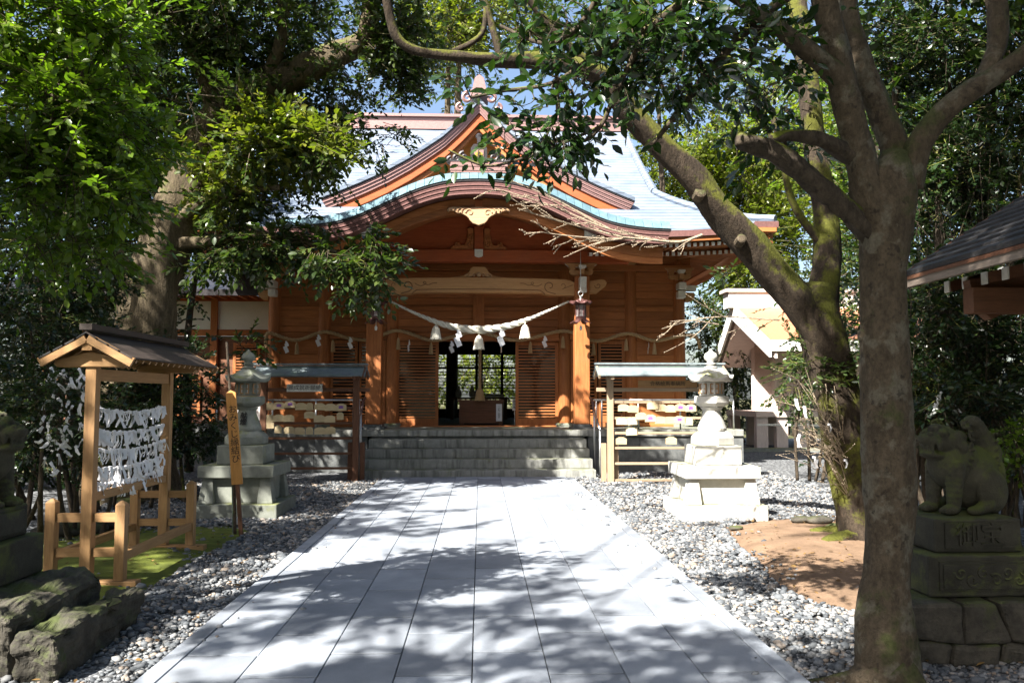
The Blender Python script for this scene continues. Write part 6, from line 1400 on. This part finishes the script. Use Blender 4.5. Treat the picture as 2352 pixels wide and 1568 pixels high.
# ---- thickets and woods
def bush(name, label, blobs, leaf, mat, group, trunks=3, tmat=None, **kw):
    c = np.mean([np.array(x[0]) for x in blobs], 0); t = thing(name, label, "tree" if "tree" in name else "shrub", (c[0], c[1], 0), group)
    for k in range(trunks):
        bl = blobs[k % len(blobs)]; q = np.array(bl[0]); top = q + rng.normal(0, .25, 3) * np.array(bl[1]); b = MB(); r0 = .02 + .012 * top[2] * (1 if "tree" in name else .45)
        base = np.array([q[0] + rng.normal(0, .25), q[1] + rng.normal(0, .2), 0]); mid = (base + top) / 2 + rng.normal(0, .15, 3)
        limb(b, [(Vector(base), r0), (Vector(mid), r0 * .75), (Vector(top), r0 * .35)], 8, .08); b.build("trunk" if "tree" in name else "stem", tmat or B_DARK, t, smooth=True)
    crown("crown" if "tree" in name else "foliage", t, blobs, leaf, mat, **kw); return t
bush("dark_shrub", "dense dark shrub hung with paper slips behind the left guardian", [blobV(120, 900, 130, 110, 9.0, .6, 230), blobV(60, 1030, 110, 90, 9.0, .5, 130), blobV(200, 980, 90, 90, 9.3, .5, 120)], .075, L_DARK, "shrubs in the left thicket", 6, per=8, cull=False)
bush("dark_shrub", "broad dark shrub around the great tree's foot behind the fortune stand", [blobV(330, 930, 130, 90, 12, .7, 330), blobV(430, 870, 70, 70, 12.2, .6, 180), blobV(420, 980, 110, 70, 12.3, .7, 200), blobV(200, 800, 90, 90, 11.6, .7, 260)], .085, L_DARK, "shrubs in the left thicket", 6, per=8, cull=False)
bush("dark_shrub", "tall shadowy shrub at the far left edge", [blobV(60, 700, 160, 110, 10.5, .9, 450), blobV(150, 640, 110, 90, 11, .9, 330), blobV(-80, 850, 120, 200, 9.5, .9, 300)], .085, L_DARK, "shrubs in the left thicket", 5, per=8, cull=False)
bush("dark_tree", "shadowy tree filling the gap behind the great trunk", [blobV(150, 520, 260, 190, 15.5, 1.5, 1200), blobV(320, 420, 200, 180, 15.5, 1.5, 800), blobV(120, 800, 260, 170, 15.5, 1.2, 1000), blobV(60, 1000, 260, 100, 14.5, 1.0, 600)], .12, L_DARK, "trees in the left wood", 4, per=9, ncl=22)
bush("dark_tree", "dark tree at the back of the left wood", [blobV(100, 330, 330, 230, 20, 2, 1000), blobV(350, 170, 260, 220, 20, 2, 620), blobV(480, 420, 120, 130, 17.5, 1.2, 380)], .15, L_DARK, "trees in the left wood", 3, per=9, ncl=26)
bush("olive_tree", "sunlit olive-green tree rising behind the roof's left side", [blobV(960, 90, 150, 130, 27, 2.5, 520), blobV(1040, 40, 130, 90, 27, 2.5, 380), blobV(880, 200, 90, 80, 27, 2, 200)], .20, L_YEL, "trees behind the hall", 2, per=8, ncl=16, tmat=B_BIG)
bush("hazy_tree", "fine-leaved tree high behind the roof's right side", [blobV(1330, 90, 160, 90, 29, 3, 330), blobV(1560, 190, 190, 120, 29, 3, 520), blobV(1230, 30, 120, 60, 29, 3, 180)], .18, L_MID, "trees behind the hall", 2, per=8, ncl=22, spread=.2)
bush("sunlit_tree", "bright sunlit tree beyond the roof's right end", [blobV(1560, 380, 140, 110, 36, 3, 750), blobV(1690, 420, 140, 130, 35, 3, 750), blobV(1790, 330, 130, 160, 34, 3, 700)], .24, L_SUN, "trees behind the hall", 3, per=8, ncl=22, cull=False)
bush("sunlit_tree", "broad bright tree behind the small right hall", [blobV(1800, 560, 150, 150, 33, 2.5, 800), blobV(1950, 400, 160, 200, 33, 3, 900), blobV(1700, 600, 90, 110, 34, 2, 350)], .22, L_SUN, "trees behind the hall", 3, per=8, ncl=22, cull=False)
bush("sunlit_shrub", "sunlit shrub between the main hall and the small hall", [blobV(1640, 760, 75, 70, 27.5, 1.0, 420), blobV(1690, 850, 80, 90, 28.5, 1.0, 420), blobV(1620, 900, 70, 90, 29, 1.0, 330), blobV(1700, 960, 90, 50, 29, 1, 220)], .14, L_MID, "shrubs by the small hall", 5, per=8, ncl=18, cull=False)
bush("back_tree", "tree standing behind the hall's rear windows", [((-.5, 33.5, 2.8), (4.0, 1.2, 2.2), 1100), ((2.5, 34.5, 2.8), (2.5, 1.2, 2.2), 500)], .16, L_SUN, "trees behind the hall", 2, per=8, cull=False)
bush("low_shrub", "light green shrub before the small right hall", [blobV(1850, 850, 60, 80, 15, .6, 130), blobV(1905, 800, 50, 60, 15, .5, 80)], .11, L_MID, "shrubs by the small hall", 5, per=8, cull=False)
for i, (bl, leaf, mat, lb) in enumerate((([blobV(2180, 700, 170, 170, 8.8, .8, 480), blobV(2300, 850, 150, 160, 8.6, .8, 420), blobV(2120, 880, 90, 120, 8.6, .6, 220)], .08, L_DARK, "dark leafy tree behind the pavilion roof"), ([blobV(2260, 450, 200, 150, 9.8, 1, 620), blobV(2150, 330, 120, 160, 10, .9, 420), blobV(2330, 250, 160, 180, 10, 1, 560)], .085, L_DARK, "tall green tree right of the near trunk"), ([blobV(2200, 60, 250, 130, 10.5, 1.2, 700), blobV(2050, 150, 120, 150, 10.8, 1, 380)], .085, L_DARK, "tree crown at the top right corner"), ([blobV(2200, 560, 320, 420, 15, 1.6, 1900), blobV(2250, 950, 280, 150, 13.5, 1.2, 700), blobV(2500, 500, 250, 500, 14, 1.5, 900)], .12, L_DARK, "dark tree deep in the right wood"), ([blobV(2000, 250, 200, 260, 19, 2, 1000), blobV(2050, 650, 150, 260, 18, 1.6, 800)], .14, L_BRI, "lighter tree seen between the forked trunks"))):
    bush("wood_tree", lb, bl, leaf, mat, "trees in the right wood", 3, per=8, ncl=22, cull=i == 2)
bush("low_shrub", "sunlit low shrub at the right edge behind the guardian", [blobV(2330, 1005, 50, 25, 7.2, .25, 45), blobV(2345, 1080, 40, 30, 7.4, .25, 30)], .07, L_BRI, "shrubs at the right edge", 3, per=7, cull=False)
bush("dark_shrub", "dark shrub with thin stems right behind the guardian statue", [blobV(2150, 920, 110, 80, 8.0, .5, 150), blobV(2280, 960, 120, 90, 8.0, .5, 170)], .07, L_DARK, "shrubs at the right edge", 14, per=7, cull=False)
b = MB()
for i in range(46):
    p = at(2080 + 290 * rnd.random(), 1000 + 60 * rnd.random(), 8.3 + rnd.random() * 1.5); twigs(b, (p.x, p.y, .05), (p.x + rnd.uniform(-.5, .5), p.y + rnd.uniform(-.4, .4), rnd.uniform(1.4, 3.6)), .010, 4, 0)
o = b.build("bare_stems", B_DARK, None, recalc=False); tag(o, "tangle of thin bare stems in the right undergrowth", "stems", None, 'stuff')
# ---- crowns above and behind the camera that dapple the path
def over(name, lb, base, top, blobs, leaf=.10):
    t = tree(name, lb, base, "trees beside the approach"); b = MB(); B0 = Vector((*base, 0)); T0 = Vector(top); limb(b, [(B0, .26), (B0.lerp(T0, .4) + Vector((.1, 0, 0)), .2), (B0.lerp(T0, .75), .16), (T0, .09)], 14, .06); b.build("trunk", B_BIG, t, smooth=True)
    for c, r, n in blobs:
        b = MB(); m = B0.lerp(T0, .6); q_ = (m + Vector(c)) / 2; limb(b, [(m, .045), (m.lerp(q_, .5) + Vector((rnd.uniform(-.4, .4), rnd.uniform(-.4, .4), .3)), .03), (q_ + Vector((rnd.uniform(-.4, .4), rnd.uniform(-.4, .4), .4)), .022), (Vector(c), .012)], 8, .08); b.build("limb", B_BIG, t, smooth=True)
    crown("crown", t, blobs, leaf, L_MID, .62, per=9, ncl=16, spread=.24)
def sb(gx, gy, z, rx, ry, n, rz=.6):        # a leaf mass of that height whose shadow falls round (gx, gy)
    return ((gx + SH[0] * z, gy + SH[1] * z, z), (rx, ry, rz), n)
over("shade_tree", "tall tree left of the approach near the viewer", (-6.8, .8), (-6.2, 1.2, 9), [sb(-3.4, 5.6, 6.8, 1.3, 1.5, 420), sb(-3.6, 8.2, 7.0, 1.4, 1.6, 460), sb(-1.6, 6.2, 6.6, 1.1, 1.2, 300), sb(-1.6, 4.0, 7.0, 1.2, 1.2, 330), sb(-4.6, 6.8, 8.0, 1.6, 1.8, 380), sb(-2.3, 7.6, 7.4, .8, 1.4, 260)])
over("shade_tree", "tall tree behind the viewer, its crown over the path", (-4.6, -4.5), (-4.2, -3.8, 9), [sb(0, 4.0, 6.6, 1.4, 1.1, 330), sb(-1.0, 2.6, 6.8, 1.8, 1.0, 300), sb(.8, 5.2, 7.4, 1.3, .7, 190), sb(-.4, 6.6, 7.6, 1.4, .8, 220), sb(.9, 3.4, 6.8, 1.2, .9, 260), sb(-.9, 8.4, 8.0, .9, .9, 170), sb(.2, 6.0, 7.2, 1.7, .8, 240), sb(-.7, 7.6, 7.8, 1.0, .8, 160), sb(.3, 3.2, 7.4, 1.6, .8, 160)])
over("shade_tree", "tall tree at the left, between the viewer and the great tree", (-8.6, 6.0), (-8.0, 5.8, 10), [sb(-3.2, 10.6, 7.4, 1.5, 1.5, 480), sb(-3.6, 13.0, 8.0, 1.7, 1.6, 500), sb(-3.2, 15.6, 8.4, 2.0, 1.4, 460), sb(-.4, 16.6, 8.6, 1.6, .8, 260), sb(1.6, 17.4, 8.8, 1.2, .6, 120), sb(-1.9, 9.2, 8.4, .9, 1.5, 260), sb(-1.8, 12.2, 8.4, .7, 1.8, 200), sb(-5.6, 11.5, 8.4, 2.0, 2.5, 500)])
over("shade_tree", "tall tree right of the viewer", (4.9, -1.0), (4.6, -.4, 8), [sb(3.6, 5.2, 6.2, 1.0, .9, 600), sb(4.6, 6.8, 6.4, 1.0, 1.0, 620), sb(2.6, 4.6, 6.8, .8, .6, 260), sb(2.0, 3.2, 6.4, 1.2, .9, 260), sb(5.4, 9.4, 6.8, .9, .9, 260), sb(3.6, 6.4, 7.2, .6, .9, 300), sb(5.2, 8.2, 7.4, .8, 1.0, 380), sb(2.9, 5.4, 7.0, .5, .6, 220)])
over("shade_tree", "tall spreading tree over the viewer", (-7.8, -6.2), (-6.0, -4, 11), [((-3.5, 2.0, 9.4), (2.6, 2.6, .9), 520), ((.5, 3.0, 10), (2.6, 2.6, .9), 520), ((4.2, 4.0, 9.6), (2.4, 2.8, .9), 480), ((1.5, -1.5, 10), (3, 2.4, .9), 420), ((-3.0, 6.0, 10.4), (2.2, 2.0, .8), 360), ((5.4, -.6, 9.2), (2.4, 2.2, .9), 380)], .17)
# the grove closes round the viewer
for i, (x, y, lb) in enumerate(((-11, 2, "broad tree in the grove left of the viewer"), (-10, -7, "broad tree in the grove behind the viewer, left"), (0, -11, "broad tree in the grove straight behind the viewer"), (8.5, -6, "broad tree in the grove behind the viewer, right"), (10, 2, "broad tree in the grove right of the pavilion"), (9.5, 10, "broad tree in the grove beyond the pavilion"), (-12, 12, "broad tree in the grove left of the great tree"))):
    over("grove_tree", lb, (x, y), (x, y, 11), [((x - .6 * np.sign(x), y + .6, 5.2), (3.0, 3.0, 2.2), 620), ((x - 1.8 * np.sign(x), y + .3, 9.0), (3.4, 3.4, 1.8), 620), ((x * .9, y, 2.4), (2.6, 2.6, 1.6), 320)], .19)
# fallen leaves
n = 2600; Px = np.concatenate([np.stack([rng.uniform(1.9, 6.5, n // 2), rng.uniform(4.5, 12, n // 2)], 1), np.stack([rng.uniform(-6, -1.9, n // 2), rng.uniform(4.5, 15, n // 2)], 1)])
onsoil = inpoly(Px, EARTHP) | inpoly(Px, MOSSP) | inpoly(Px, MOSSP2); keep_ = onsoil | (rng.random(n) < .3); Px = Px[keep_]; zz_ = np.where(onsoil[keep_], .07, .05)
a = rng.uniform(0, 6.28, len(Px)); V, F = leaf_arrays(np.concatenate([Px, zz_[:, None]], 1), np.stack([np.cos(a), np.sin(a), rng.normal(0, .15, len(a))], 1), unit(np.array([0, 0, 1.0]) + rng.normal(size=(len(a), 3)) * .25), rng.uniform(.025, .06, len(a)), rng.uniform(.012, .032, len(a)), True)
o = npmesh("fallen_leaves", V, F, leafmat("leaf_fallen", (.08, .045, .02), (.15, .085, .035), (.26, .16, .06), .1, .7, .2), None, origin=(0, 8, 0)); tag(o, "brown fallen leaves scattered over soil, moss and gravel", "leaves", None, 'stuff')
# paper slips tied to the shrubs
for i in range(64):
    u = rnd.random(); vx = 95 + 125 * rnd.random(); vy = 845 + 250 * rnd.random() ** 1.3
    p = at(vx, vy, 8.42 + .15 * rnd.random()); o = share(SL[rnd.randrange(6)], p, None, (rnd.uniform(-.5, .5), rnd.uniform(-.9, .9), rnd.uniform(-1.5, 1.5)), (1.05, 1.05, rnd.uniform(.8, 1.3)))
    tag(o, "white paper fortune tied to the dark shrub left of the fortune stand", "paper slip", "paper fortunes on the left shrub")
for i in range(9):
    p = at(2095 + 120 * rnd.random(), 900 + 75 * rnd.random(), 7.85 + .1 * rnd.random()); o = share(SL[rnd.randrange(6)], p, None, (rnd.uniform(-.5, .5), rnd.uniform(-.9, .9), rnd.uniform(-1.5, 1.5)), (.8, .8, .8))
    tag(o, "white paper fortune tied to stems above the right guardian's head", "paper slip", "paper fortunes behind the right guardian")
for o in SL: bpy.data.objects.remove(o)
